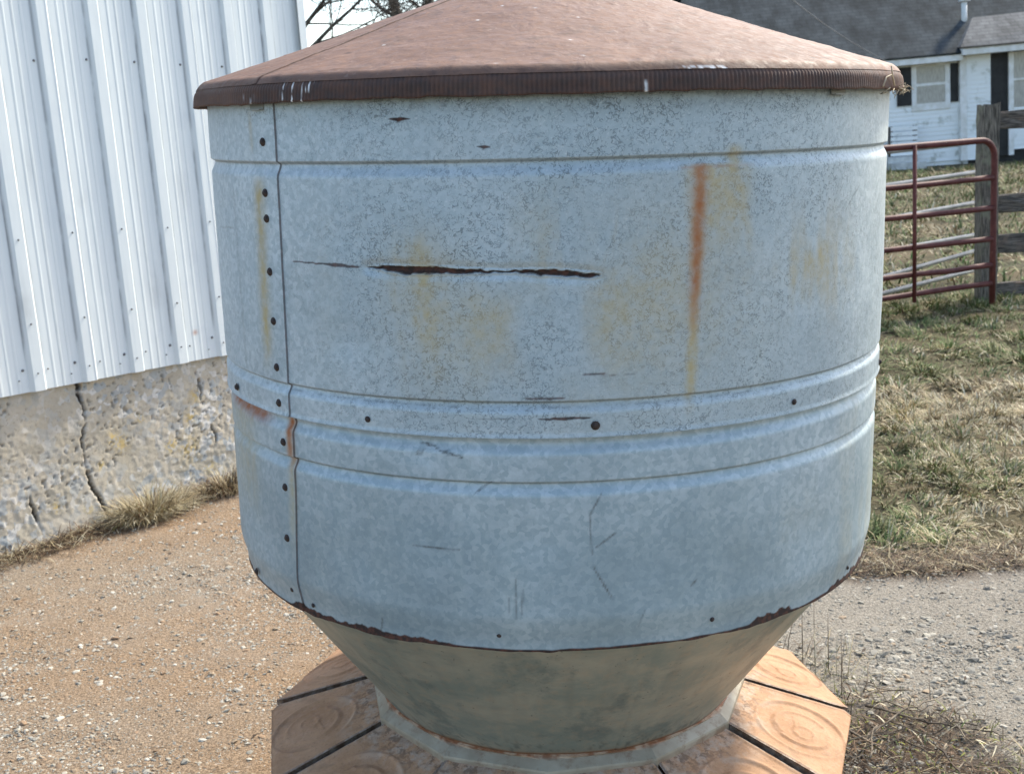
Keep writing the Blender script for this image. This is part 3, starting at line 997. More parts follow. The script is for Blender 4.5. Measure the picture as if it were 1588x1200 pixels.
# twelve sided base flange
OFF = rad(-5)
nseg = 12
ph = np.linspace(OFF, OFF + 2 * math.pi, nseg * 12, endpoint=False)
loc_a = (ph - OFF) % (2 * math.pi / nseg) - math.pi / nseg
poly = np.cos(math.pi / nseg) / np.cos(loc_a)
prof = [(.3735, .4075, 0), (.3815, .4030, 0), (.3900, .3990, 1), (.4065, .386, 1), (.4075, .382, 1), (.4070, .366, 1), (.392, .364, 1)]
V = np.array([[(rr * (pp if fl else 1) * math.sin(p), -rr * (pp if fl else 1) * math.cos(p), z) for rr, z, fl in prof] for p, pp in zip(ph, poly)])
rusta = np.tile(np.array([1.3, 1.2, .15, .03, .1, .5, .8]), (len(ph), 1)) * (.45 + .8 * fbm(ph * 7, ph * 0, 5, 3))[:, None]
link('base_flange', np_mesh('base_flange', V, Q=grid_faces(len(ph), len(prof), wrap=True), smooth=False,
                            attrs={'rust': np.clip(rusta, 0, 1)}), feeder, FLANGE)

# trough pan under the lids
prof = [(.36, .395), (.40, .352), (.585, .272), (.585, .05), (.56, -.06)]
ph = np.linspace(OFF, OFF + 2 * math.pi, nseg, endpoint=False)
V = np.array([[(rr * math.sin(p), -rr * math.cos(p), z) for rr, z in prof] for p in ph])
link('trough_pan', np_mesh('trough_pan', V, Q=grid_faces(nseg, len(prof), wrap=True)), feeder, DARKIN)

# twelve hinged trough lids
nr, ns = 84, 84
rho = np.linspace(.383, .620, nr)
u = np.linspace(-1, 1, ns)
RH, Um = np.meshgrid(rho, u, indexing='ij')
half = RH * math.tan(math.pi / 12) - .0038
T_ = Um * half
# rounded outer corners
cut = sst(.600, .620, RH) * .012 * np.abs(Um) ** 6
z = .378 + (.300 - .378) * (RH - .383) / (.620 - .383)
dx, dy = (RH - .530) * 1.06, T_
d = np.hypot(dx, dy)
an = np.arctan2(dy, dx)
em = .0016 * g2(d - .096, .0045) - .0016 * sst(.094, .088, d) * sst(.062, .068, d)
sp = .064 - .010 * ((an + 2.2) % (2 * math.pi)) / (2 * math.pi)
em += .0018 * g2(d - sp, .004) * (np.abs(an - .3) > .45)
em += .0016 * g2(np.hypot(dx - .008, dy + .014) - .022, .0035) * (dy < .012)
em += .0014 * g2(dx + .012 + .25 * dy, .003) * sst(.04, .02, np.abs(dy))
z = z + 1.5 * em + .0018 * (fbm(RH * 26, T_ * 26, 151, 3) - .5)
edge_d = half - np.abs(T_)
z = z + .0025 * g2(edge_d - .006, .004)
z = z - .003 * sst(.606, .620, RH)
bare = np.clip(sst(.50, .42, RH) + .35 * sst(.02, .005, edge_d), 0, 1)
crud = np.clip(sst(.47, .40, RH) + .08, 0, 1)
edge = sst(.0055, .0025, edge_d) * .9
top = np.stack([T_ * (1 - cut / .16), -RH + cut * .0, z], -1).reshape(-1, 3)
# folded down border
ring = [i * ns for i in range(nr)] + [(nr - 1) * ns + j for j in range(1, ns)] + [i * ns + ns - 1 for i in range(nr - 2, -1, -1)]
bt = top[ring].copy()
bt[:, 2] -= .017
bt[:, 1] += np.where(bt[:, 1] < -.6, .002, 0)
nb = len(ring)
q2 = np.array([(ring[i], ring[i + 1], nr * ns + i + 1, nr * ns + i) for i in range(nb - 1)])
V = np.concatenate([top, bt])
at = {'bare': np.concatenate([bare.ravel(), np.full(nb, .3)]), 'crud': np.concatenate([crud.ravel(), np.full(nb, .8)]),
      'edge': np.concatenate([edge.ravel(), np.full(nb, .85)])}
lid_me = np_mesh('trough_lid', V, Q=np.concatenate([grid_faces(nr, ns), q2]), smooth=True, attrs=at)
lid_me.materials.append(LID)
lid_me.flip_normals()
rl = random.Random(3)
for k in range(12):
    o = link('trough_lid', lid_me, feeder)
    a = OFF + math.pi / 12 + k * math.pi / 6
    o.rotation_euler = (rl.uniform(-.012, .012), rl.uniform(-.018, .018), a)
    o.location = (0, 0, rl.uniform(-.003, .004))

# ------------------------------------------------------------------ barn
barn = empty('barn', (-2.1, 4.68, 0))
barn.rotation_euler = (0, 0, math.pi / 2 - rad(37))     # local x runs along the wall, local -y faces the drive
tag(barn, 'white ribbed metal barn wall on a rough concrete foundation', 'barn')
S1 = 1.92


def sill(s): return .658 - .034 * s


RIBS = [.476 + .242 * i for i in range(-9, 6)]


def wall_y(s):
    y = np.zeros_like(s)
    for rc_ in RIBS:
        c = rc_ + .030
        y = y + .017 * np.clip((.039 - np.abs(s - c)) / .016, 0, 1)
        for off in (.082, .121, .160):
            y = y + .0013 * sst(.008, .002, np.abs(s - c - off))
    return y


edges = [RIBS[0] - .03] + [RIBS[i] + .055 for i in range(0, len(RIBS), 3) if RIBS[i] > -1.6][1:] + [S1]
zz = np.concatenate([[0], np.linspace(.004, .2, 12), np.linspace(.22, 3.6, 110)])
for e0, e1 in zip(edges[:-1], edges[1:]):
    ss = np.unique(np.concatenate([np.arange(e0, e1 + .012, .004)] + [np.array([rc_ + .030 + q for q in (-.039, -.023, .023, .039)]) for rc_ in RIBS if e0 < rc_ + .03 - .039 and rc_ + .069 < e1 + .012]))
    Sm, Zm = np.meshgrid(ss, zz, indexing='ij')
    yy = wall_y(Sm) + .0016 * sst(e1 - .012, e1, Sm) + .002 * (fbm(Sm * 2.5, Zm * 1.2, 161, 2) - .5) + .0015
    # little crumples beside the ribs near the bottom
    yy = yy + .0010 * (fbm(Sm * 16, Zm * 8, 163, 2) - .5)
    gm = np.zeros_like(Sm)
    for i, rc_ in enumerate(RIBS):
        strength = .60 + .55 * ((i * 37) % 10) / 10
        gm = np.maximum(gm, strength * g2(Sm - rc_ + .008, .0042) * sst(.10, .22, Zm))  # dirt streaks and rib shade, both painted along the rib edges
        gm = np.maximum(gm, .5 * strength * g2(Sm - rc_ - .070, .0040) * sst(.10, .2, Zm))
        gm = np.maximum(gm, .30 * g2(Sm - rc_ - .150, .0035) * ((i % 2) == 0))
    for (a, b, w1, w2, q) in ((.588, 1.395 - .64, .02, .035, .42), (.36, .9, .03, .12, .2), (.9, .35, .06, .12, .22), (1.1, .8, .05, .2, .2), (.25, .35, .03, .1, .35), (.05, .2, .05, .2, .35)):
        gm = np.maximum(gm, q * g2(Sm - a, w1) * g2(Zm - b, w2) * (.4 + fbm(Sm * 30, Zm * 20, 167, 2)))
    ru = .8 * g2(Sm - 1.085, .014) * g2(Zm - .13, .004)
    V = np.stack([Sm, -yy, sill(Sm) + Zm], -1)
    V[..., 1] -= .012
    me = np_mesh('siding_panel', V, Q=grid_faces(len(ss), len(zz)), smooth=False, attrs={'grime_shade': gm, 'rust': ru})
    link('siding_panel', me, barn, SIDING)
# corner trim and return wall
mb = MB().poly([(S1 - .012, -.038, sill(S1) - .004), (S1 + .034, -.038, sill(S1) - .004), (S1 + .034, .05, sill(S1) - .004), (S1 - .012, -.038, 4.2), (S1 + .034, -.038, 4.2), (S1 + .034, .05, 4.2)],
               [(0, 1, 4, 3), (1, 2, 5, 4)])
tr = mb.build('corner_trim', SIDING, barn)
MB().box(S1 - .02, S1 + .02, .052, 6.0, sill(S1), 4.2).build('end_wall', SIDING, barn)
MB().box(RIBS[0] - .1, S1 - .03, .02, .06, .72, 4.2).build('wall_backing', SIDING, barn)
# screws
mb = MB()
rs_ = random.Random(5)
for rc_ in RIBS[6:]:
    if rc_ > S1: continue
    for zz_, ofs, rr in ((.085, -.026, .0065), (.07, .028, .0035), (.075, .088, .0035), (.045, -.052, .003), (1.32, -.026, .0055), (.28, .030, .004), (.62, .030, .004), (2.5, -.026, .005)):
        s = rc_ + ofs + rs_.uniform(-.004, .004)
        if s > S1 - .02: continue
        z = sill(s) + zz_ + rs_.uniform(-.008, .008)
        y = -float(wall_y(np.array([s]))[0]) - .0135
        mb.tube([(s, y + .002, z), (s, y - .003, z), (s, y - .006, z)], [rr, rr, rr * .5], 7)
tag(mb.build('siding_screw_heads', SCREW, barn), kind='stuff')
# foundation
ss = np.arange(-2.0, S1 + .02, .006)
zt = np.linspace(-.12, 1, 128)
Sm, Tm = np.meshgrid(ss, zt, indexing='ij')
Zm = np.where(Tm < 0, Tm, Tm * (sill(Sm) + .02))
yy = .016 * (fbm(Sm * 3, Zm * 3, 171, 3) - .5)
agg = sst(.35, .75, fbm(Sm * 2.2 + .3, Zm * 3, 173, 3) + .28 * (.35 - Zm) + .12 * Sm)
lump = fbm(Sm * 52, Zm * 52, 175, 3) - .5
yy += (.002 + .005 * agg) * lump + .003 * (fbm(Sm * 80, Zm * 80, 176, 2) - .5)
pit = sst(.70, .80, (.6 * vnoise(Sm * 58, Zm * 70, 177) + .4 * vnoise(Sm * 140, Zm * 150, 174))) * sst(.4, .6, fbm(Sm * 4, Zm * 4, 178, 2))
yy -= .008 * pit
crack = np.zeros_like(Sm)
jj = .030 * (fbm(Sm * 0 + 4, Zm * 16, 179, 4) - .5) + .010 * (fbm(Sm * 60, Zm * 60, 180, 2) - .5)
for pts, wd_ in (([(.455, .66), (.462, .60), (.476, .53), (.470, .46), (.448, .40), (.452, .32), (.450, .25), (.470, .17), (.50, .08), (.53, .02)], [.009, .010, .003, .0003, .0045, .0001, .003, .006, .006, .003]),
                 ([(.176, .22), (.180, .16), (.186, .10), (.20, .03)], [.001, .004, .004, .004]),
                 ([(1.08, .56), (1.10, .48), (1.09, .43)], [.002, .004, .001]),
                 ([(1.135, .30), (1.16, .24), (1.14, .18)], [.001, .003, .001])):
    crack = np.maximum(crack, polyline_mask(Sm + jj, Zm, pts, wd_, .004))
crack = crack * np.clip(.15 + 1.4 * sst(.36, .52, fbm(Sm * 3 + 2, Zm * 13, 185, 3)), 0, 1)
yy -= .018 * crack
yy += .025 * sst(.12, -.02, Zm) * fbm(Sm * 5, Zm * 5, 181, 3)
lich = np.zeros_like(Sm)
for (a, b, w) in ((.64, .33, .035), (.60, .36, .03), (.28, .14, .022), (.90, .26, .035), (1.0, .22, .05), (1.06, .46, .03), (.52, .26, .02), (.43, .09, .02), (.75, .42, .02), (1.02, .36, .03), (1.10, .10, .03)):
    lich = np.maximum(lich, g2(np.hypot(Sm - a, Zm - b), w) * (.5 + .8 * fbm(Sm * 30, Zm * 30, 183, 2)))
V = np.stack([Sm, -yy + .012, Zm], -1)
link('foundation', np_mesh('foundation', V, Q=grid_faces(len(ss), len(zt)), smooth=True,
                           attrs={'agg': agg, 'crack': np.maximum(crack, .45 * pit), 'lichen': np.clip(lich, 0, .9)}), barn, CONC)
MB().box(-2.0, S1 + .015, .06, .3, -.1, .6).build('foundation_core', CONC, barn)


def wall_pt(s, d): return (-2.1 + wx * s + wy * d, 4.68 + wy * s - wx * d)


# dry tufts and litter along the foundation
def tuft(name, label, s, d, n, rad_s, rad_d, L, seed, w):
    r = np.random.default_rng(seed)
    cx, cy = wall_pt(s, d)
    o = empty(name, (cx, cy, .01))
    tag(o, label, 'dry grass', 'dry tufts along the barn foundation')
    a = r.uniform(0, 6.283, n)
    q = np.sqrt(r.uniform(0, 1, n)) * .8
    ls, ld = q * np.cos(a) * rad_s, q * np.sin(a) * rad_d
    x = wx * ls + wy * ld
    y = wy * ls - wx * ld
    az = np.arctan2(y, x) + r.normal(0, .7, n)
    c = pick(r, n, w)
    ob = blade_obj('blades', [blades(x, y, np.zeros(n) - .005, L * r.uniform(.5, 1.3, n), .0035 * r.uniform(.5, 1.2, n), np.abs(r.normal(.15, .2, n)) + q * .7, az, r.uniform(.15, .75, n), c)], TINT, o)
    return o


tuft('grass_tuft', 'large dry grass clump at the foot of the cracked foundation', .64, .13, 1900, .20, .11, .155, 11, {'straw': 4, 'pale': 3, 'brown': 1.5, 'olive': .5})
tuft('grass_tuft', 'small brown dead clump by the foundation close to the feeder', 1.08, .13, 1100, .22, .10, .12, 12, {'straw': 2, 'pale': 1.5, 'brown': 3, 'dark': 1})


def litter(n, s0, s1, d0, d1, seed, w, L=.08):
    r = np.random.default_rng(seed)
    s = r.uniform(s0, s1, n)
    d = d0 + (d1 - d0) * np.abs(r.normal(0, .45, n)) + .05 * (fbm(s * 6, s * 0, 191, 2) - .5)
    x = -2.1 + wx * s + wy * d
    y = 4.68 + wy * s - wx * d
    return blades(x, y, .016 + r.uniform(0, .012, n), L * r.uniform(.4, 1.4, n), .003 * r.uniform(.5, 1.5, n), r.normal(1.25, .25, n), r.uniform(0, 6.283, n), r.uniform(.0, .3, n), pick(r, n, w))


tag(blade_obj('dead_grass_litter', [litter(4200, -.4, 1.9, .02, .20, 14, {'brown': 4, 'dark': 2, 'straw': 2, 'pale': 1})], TINT),
    'brown dead grass and leaf litter along the foundation', 'litter', kind='stuff')

# ------------------------------------------------------------------ weeds and twigs right of the trough
r = np.random.default_rng(21)


def weed_patch(n, seed, w, L, lean):
    r = np.random.default_rng(seed)
    a = r.uniform(0, 6.283, n)
    q = np.sqrt(r.uniform(0, 1, n))
    x = .87 + .30 * q * np.cos(a)
    y = 2.60 + .42 * q * np.sin(a)
    k = (np.hypot(x - .04, y - 2.48) > .63)
    x, y, n = x[k], y[k], int(k.sum())
    return blades(x, y, .012 + r.uniform(0, .03, n), L * r.uniform(.4, 1.4, n), .003 * r.uniform(.5, 1.4, n), np.abs(r.normal(lean, .35, n)), r.uniform(0, 6.283, n), r.uniform(0, .5, n), pick(r, n, w))


PAL['moss'] = (.20, .20, .035)
tag(blade_obj('dead_weeds', [weed_patch(1500, 31, {'brown': 3.5, 'straw': .8, 'dark': 4, 'pale': .5}, .055, 1.4),
                             weed_patch(700, 32, {'moss': 3, 'green': 1.0, 'olive': 2}, .026, .9)], TINT),
    'tangle of dead weeds and moss beside the right trough lids', 'weeds', kind='stuff')
rt = random.Random(9)
mb = MB()


def twig_path(x, y, z, az, L, n, wig, rise):
    pts = [(x, y, z)]
    for i in range(n):
        az += rt.gauss(0, wig)
        x += math.cos(az) * L / n
        y += math.sin(az) * L / n
        z = max(.016, z + rt.gauss(rise, .006))
        pts.append((x, y, z))
    return pts


for i in range(120):
    a = rt.uniform(0, 6.283)
    q = math.sqrt(rt.random())
    x, y = .88 + .30 * q * math.cos(a), 2.63 + .45 * q * math.sin(a)
    if math.hypot(x - .04, y - 2.48) < .66: continue
    L = rt.uniform(.04, .19)
    p = twig_path(x, y, .018 + rt.random() * .025, rt.uniform(0, 6.283), L, 5, .25, rt.uniform(-.004, .007))
    r0 = rt.uniform(.0009, .0030)
    mb.tube(p, [r0 * (1 - .13 * k) for k in range(6)], 5)
tag(mb.build('fine_twigs', TWIG, None, True), 'fine dry twigs heaped beside the right trough lids', 'twigs', kind='stuff')
STICKS = [('long pale curved twig reaching from the weeds over the gravel', [(.80, 2.74, .03), (.88, 2.80, .045), (.96, 2.86, .05), (1.03, 2.90, .045), (1.08, 2.945, .04)], .0034),
          ('forked grey twig lying across the dark end of the weed patch', [(.86, 2.90, .05), (.96, 2.80, .05), (1.04, 2.78, .04), (1.12, 2.76, .028), (1.16, 2.73, .03)], .0030),
          ('thick dark stick lying nearest the trough lid corner', [(.74, 2.86, .05), (.78, 2.78, .045), (.83, 2.70, .035), (.88, 2.62, .02)], .0042),
          ('short pale stick leaning over the edge of the trough lid', [(.69, 3.00, .03), (.72, 3.05, .07), (.77, 3.12, .11)], .0032)]
for lb, p, r0 in STICKS:
    m = MB()
    q = []
    for i in range(len(p) - 1):
        a, b = Vector(p[i]), Vector(p[i + 1])
        for k in range(3): q.append(a.lerp(b, k / 3) + Vector((rt.gauss(0, .003), rt.gauss(0, .003), rt.gauss(0, .002))))
    q.append(Vector(p[-1]))
    m.tube(q, [r0 * (1 - .6 * i / len(q)) for i in range(len(q))], 7)
    for i in (len(q) // 2, int(len(q) * .75)):
        b = q[i]
        d = Vector((rt.uniform(-.05, .05), rt.uniform(.02, .06), rt.uniform(.01, .04)))
        m.tube([b, b + d * .6, b + d], [r0 * .45, r0 * .35, r0 * .2], 5)
    tag(m.build('stick', TWIG, None, True), lb, 'stick', 'sticks in the weed patch')

# dry weed stalks behind the right lids
wd_o = empty('dry_weed', (.80, 3.18, .0))
tag(wd_o, 'thin dry weed stalks standing behind the right trough lids', 'weed')
m = MB()
for i in range(7):
    x, y = rt.gauss(0, .05), rt.gauss(0, .06)
    dx, dy, h = rt.gauss(.01, .03), rt.gauss(0, .03), rt.uniform(.10, .26)
    MB().tube([(x, y, .0), (x + dx * .3, y + dy * .3, h * .5), (x + dx, y + dy, h)], [.0016, .0012, .0006], 5).build('stalk', TWIG, wd_o, True)
rr_ = np.random.default_rng(5)
n = 150
blade_obj('blades', [blades(rr_.normal(0, .09, n), rr_.normal(-.02, .10, n), np.full(n, .005), .13 * rr_.uniform(.4, 1.3, n), .003 * rr_.uniform(.5, 1.2, n), np.abs(rr_.normal(.8, .4, n)), rr_.uniform(0, 6.28, n), rr_.uniform(.1, .5, n), pick(rr_, n, {'straw': 3, 'pale': 2, 'brown': 2, 'olive': 1}))], TINT, wd_o)

# straw caught on the rim of the lid
Mf = Matrix.Translation(feeder.location) @ feeder.rotation_euler.to_matrix().to_4x4()
STRAW = mat_plain('dry_straw', (.36, .28, .18), (.55, .45, .31), 40, .8, 0)


def rim_pt(a, rr, z): return Mf @ Vector((math.sin(a / R0) * rr, -math.cos(a / R0) * rr, z))


sw = empty('straw_wisp', rim_pt(.72, .676, 1.612))
tag(sw, 'wisp of dry straw caught under the right edge of the rusty lid', 'straw')
org = sw.location
for i in range(20):
    a = min(max(.78 + rt.gauss(0, .10), .56), .98)
    b = rim_pt(a, .676, 1.612 + rt.uniform(-.004, .004)) - org
    d = Vector((rt.uniform(-.018, .012), rt.uniform(-.010, .004), rt.uniform(-.010, .005)))
    d2 = d + Vector((rt.uniform(-.014, .012), rt.uniform(-.008, .004), rt.uniform(-.010, .006)))
    MB().tube([b, b + d, b + d2], [.0010, .0008, .0004], 5).build('straw_stem', STRAW, sw, True)
for pts in ([(.60, 1.613), (.615, 1.628), (.64, 1.632), (.655, 1.622)], [(.66, 1.615), (.645, 1.632), (.637, 1.646)]):
    MB().tube([rim_pt(a, .678, z) - org for a, z in pts], [.0016, .0013, .0012, .0006][:len(pts)], 5).build('straw_stem', STRAW, sw, True)

# scraps of dark leaf lying on the drive
m = MB()
for i in range(46):
    x, y = rt.uniform(-1.7, -.5), rt.uniform(2.9, 4.9)
    if i % 3 == 0: x, y = rt.uniform(.95, 1.7), rt.uniform(2.7, 3.8)
    if (x + 2.1) * wy - (y - 4.68) * wx < .1: continue
    a, l, w = rt.uniform(0, 6.28), rt.uniform(.006, .018), rt.uniform(.002, .006)
    c, s_ = math.cos(a), math.sin(a)
    z = .022
    m.poly([(x - c * l, y - s_ * l, z), (x - s_ * w, y + c * w, z + rt.uniform(.001, .007)), (x + c * l, y + s_ * l, z + rt.uniform(0, .006)), (x + s_ * w, y - c * w, z + rt.uniform(0, .004))], [(0, 1, 2), (0, 2, 3)])
tag(m.build('leaf_scraps', DARKIN), 'small dark leaf scraps scattered over the drive', 'leaves', kind='stuff')

# ------------------------------------------------------------------ gates and fence
def rail(parent, a, b, r, mat, name='rail'):
    m = MB()
    a, b = Vector(a), Vector(b)
    m.tube([a.lerp(b, i / 6) + Vector((0, 0, -.012 * math.sin(math.pi * i / 6) * 0)) for i in range(7)], r, 12)
    return m.build(name, mat, parent, True)


g = empty('farm_gate', (3.815, 9.45, 0))
tag(g, 'dark red tubular farm gate with rounded corner and six rails', 'gate')
gd = Vector((2.865 - 3.815, 9.05 - 9.45, 0)).normalized()
GL = 3.6
rz = [1.263, .978, .750, .511, .303, .154]
r_ = .022
# outer frame with rounded top corners
def bend(t0, z0): return gd * t0 + Vector((0, 0, z0))


pts = [bend(0, -.03), bend(0, .5), bend(0, 1.11)] + [bend(.13 - .13 * math.cos(q), 1.133 + .13 * math.sin(q)) for q in np.linspace(.15, math.pi / 2, 8)] + [bend(t, 1.263) for t in (.5, 1.0, 2.0, 3.0)] + \
      [bend(GL - .13 + .13 * math.sin(q), 1.133 + .13 * math.cos(q)) for q in np.linspace(0, math.pi / 2, 8)] + [bend(GL, .5), bend(GL, -.03)]
MB().tube(pts, .024, 12).build('outer_frame', REDP, g, True)
sag = [-.016, .010, -.012, .006, -.02]
for i, z in enumerate(rz[1:]):
    m = MB()
    m.tube([bend(t, z - .006 * math.sin(t * 2 + i) - (.012 * math.exp(-((t - .45) / .15) ** 2) if i == 3 else 0) - .025 * t * (i == 4) * 0) for t in np.linspace(.015, GL - .015, 20)], r_, 10)
    m.build('rail', REDP, g, True)
for t in (.80, 2.0, 2.9):
    m = MB()
    o_ = Vector((-gd.y, gd.x, 0)) * -.027
    if o_.y > 0: o_ = -o_
    m.tube([bend(t, .10) + o_, bend(t, 1.27) + o_], .016, 8)
    m.build('upright', REDP, g, True)

g2_ = empty('farm_gate', (4.19, 10.65, 0))
tag(g2_, 'pale grey pipe gate standing behind the red gate', 'gate')
gd2 = Vector((3.03 - 4.145, 9.6 - 10.6, 0)).normalized()
for z0, z1 in ((1.219, 1.218), (.962, .959), (.702, .698), (.421, .444), (.285, .249), (.117, .115)):
    m = MB()
    m.tube([gd2 * t + Vector((0, 0, z0 + (z1 - z0) * t / 1.45)) for t in np.linspace(0, 3.0, 10)], .019, 10)
    m.build('rail', GALVR, g2_, True)
for t in (0.0, 3.0):
    m = MB().tube([gd2 * t + Vector((0, 0, -.02)), gd2 * t + Vector((0, 0, 1.235))], .02, 10)
    m.build('upright', GALVR, g2_, True)

fence = empty('board_fence', (3.87, 9.72, 0))
tag(fence, 'weathered grey board fence with a mossy square post beside the gate', 'fence')


def rough_box(name, x0, x1, y0, y1, z0, z1, mat, parent, seed, nx, nz, amp, bev=.008):
    r = np.random.default_rng(seed)
    # closed ring section swept along the long axis
    longz = (z1 - z0) > (x1 - x0)
    n = nz if longz else nx
    V = []
    for i in range(n + 1):
        t = i / n
        if longz: sec = [(x0, y0), (x1, y0), (x1, y1), (x0, y1)]
        else: sec = [(y0, z0), (y1, z0), (y1, z1), (y0, z1)]
        ring = []
        for k in range(4):
            a, b = Vector(sec[k]), Vector(sec[(k + 1) % 4])
            d = (b - a).normalized() * bev
            for q in (a + d, a.lerp(b, .35), a.lerp(b, .65), b - d): ring.append(q)
        for q in ring:
            w = q + Vector((r.normal(0, amp), r.normal(0, amp)))
            V.append((w.x, w.y, z0 + (z1 - z0) * t + (r.normal(0, amp * 2.5) if i == n else 0)) if longz else (x0 + (x1 - x0) * t, w.x, w.y))
    m = 16
    F = [(i * m + k, i * m + (k + 1) % m, (i + 1) * m + (k + 1) % m, (i + 1) * m + k) for i in range(n) for k in range(m)]
    F += [tuple(range(m))[::-1], tuple(n * m + k for k in range(m))]
    mm = MB().poly(V, F)
    return mm.build(name, mat, parent, False)


rough_box('fence_post', -.072, .066, -.07, .07, -.1, 1.525, WOOD, fence, 1, 1, 14, .0035)
rough_box('fence_post', 2.36, 2.49, -.07, .07, -.1, 1.50, WOOD, fence, 2, 1, 14, .0035)
for i, (za, zb) in enumerate(((1.332, 1.464), (.670, .814), (.348, .494), (-.01, .104))):
    rough_box('fence_board', .0675 if i else .02, 2.5, .071, .11, za, zb, BOARD, fence, 10 + i, 16, 1, .004)

# ------------------------------------------------------------------ farmhouse
house = empty('farmhouse', (11.0, 33.0, 0))
house.rotation_euler = (0, rad(-1.3), 0)
tag(house, 'white clapboard farmhouse with dark shingle roof behind the gate', 'house')


def clap_wall(name, x0, x1, z0, z1, y, holes=()):
    """lapped boards around rectangular openings"""
    m = MB()
    step = .115
    z = z0
    while z < z1 - .01:
        zt_ = min(z + step, z1)
        spans = [(x0, x1)]
        for (h0, h1, k0, k1) in holes:
            if k0 < zt_ - .02 and k1 > z + .02:
                ns_ = []
                for (a, b) in spans:
                    if h1 <= a or h0 >= b: ns_.append((a, b)); continue
                    if h0 > a: ns_.append((a, h0))
                    if h1 < b: ns_.append((h1, b))
                spans = ns_
        for (a, b) in spans:
            m.poly([(a, y - .022, z), (b, y - .022, z), (b, y - .004, zt_ + .01), (a, y - .004, zt_ + .01), (a, y + .02, z), (b, y + .02, z), (b, y + .02, zt_ + .01), (a, y + .02, zt_ + .01)],
                   [(0, 1, 2, 3), (0, 4, 5, 1), (3, 2, 6, 7), (0, 3, 7, 4), (1, 5, 6, 2)])
        z = zt_
    return m.build(name, CLAP, house)


# x measured from 11.0
clap_wall('clapboard_wall', -5.6, 1.37, .05, 2.62, .02, [(.17, 1.13, 1.50, 2.66)])
clap_wall('clapboard_wall', 1.54, 2.19, .02, 2.75, -.10, [])
clap_wall('clapboard_wall', 2.79, 6.5, .20, 1.30, -.10, [])
clap_wall('clapboard_wall', 3.95, 6.5, 1.30, 2.75, -.10, [])
MB().box(-5.58, 6.48, .045, 6.5, -.2, 2.60).build('house_core', CLAP, house)
MB().box(1.37, 1.54, -.16, .02, 0.02, 2.72).build('corner_board', TRIM, house)
wnd = MB().box(.13, 1.15, -.03, .005, 1.42, 1.50).box(.13, 1.15, -.03, .005, 2.56, 2.68).box(.13, .26, -.03, .005, 1.50, 2.56).box(1.02, 1.15, -.03, .005, 1.50, 2.56).build('window', TRIM, house)
MB().box(.26, 1.02, -.012, .0, 1.60, 2.56).build('pane', GLASS, wnd)
MB().box(.26, 1.02, -.026, -.013, 2.05, 2.12).build('meeting_rail', TRIM, wnd)
MB().box(.26, 1.02, -.026, -.013, 1.50, 1.60).build('bottom_rail', TRIM, wnd)
for (a, b) in ((-.26, .12), (1.165, 1.36)):
    MB().box(a, b, -.04, -.005, 1.58, 2.57).build('shutter', BLACK, house)
MB().box(2.19, 2.66, -.085, -.07, .06, 2.72).build('doorway_shade', BLACK, house)  # flat black panel paints in the dark of the open doorway
MB().box(2.66, 2.79, -.15, -.05, .06, 2.72).build('door_trim', TRIM, house)
w2 = MB().box(2.79, 3.95, -.12, -.08, 1.30, 2.72).build('porch_screen', GLASS, house)
MB().box(2.79, 3.95, -.15, -.121, 1.98, 2.04).build('screen_rail', TRIM, w2)
MB().box(3.3, 3.36, -.15, -.121, 1.30, 2.72).build('screen_mullion', TRIM, w2)
MB().box(-6.0, 1.36, -.40, .04, 2.62, 2.80).build('fascia_board', TRIM, house)
MB().box(1.30, 6.8, -.55, .04, 2.74, 2.92).build('fascia_board', TRIM, house)
# roofs
def slab(name, pts, th, mat):
    top = [Vector(p) for p in pts]
    n = (top[1] - top[0]).cross(top[2] - top[0]).normalized()
    if n.z < 0: n = -n
    k = len(top)
    v = [p + n * .0 for p in top] + [p - n * th for p in top]
    f = [tuple(range(k)), tuple(range(2 * k - 1, k - 1, -1))] + [(i, i + k, (i + 1) % k + k, (i + 1) % k) for i in range(k)]
    return MB().poly(v, f).build(name, mat, house)


main_roof = slab('main_roof', [(-6.05, -.46, 2.82), (7.0, -.46, 2.82), (7.0, 3.6, 6.0), (-5.2, 3.6, 6.0)], .06, SHING)
slab('rear_roof', [(-5.2, 3.62, 6.0), (7.0, 3.62, 6.0), (7.0, 7.2, 2.82), (-6.05, 7.2, 2.82)], .06, SHING)
slab('porch_roof', [(1.22, -.62, 2.94), (7.0, -.62, 2.94), (7.0, .55, 3.82), (1.98, .55, 3.72)], .05, SHING2)
slab('porch_hip', [(1.22, -.62, 2.94), (1.98, .55, 3.72), (1.35, .62, 3.0)], .05, SHING2)
pipe = MB().tube([(1.80, .65, 3.4), (1.80, .65, 4.14)], .075, 12).build('vent_pipe', TRIM, house, True)
MB().tube([(1.80, .65, 4.16), (1.80, .65, 4.20), (1.80, .65, 4.25)], [.15, .15, .05], 12).build('vent_cap', TRIM, pipe, True)
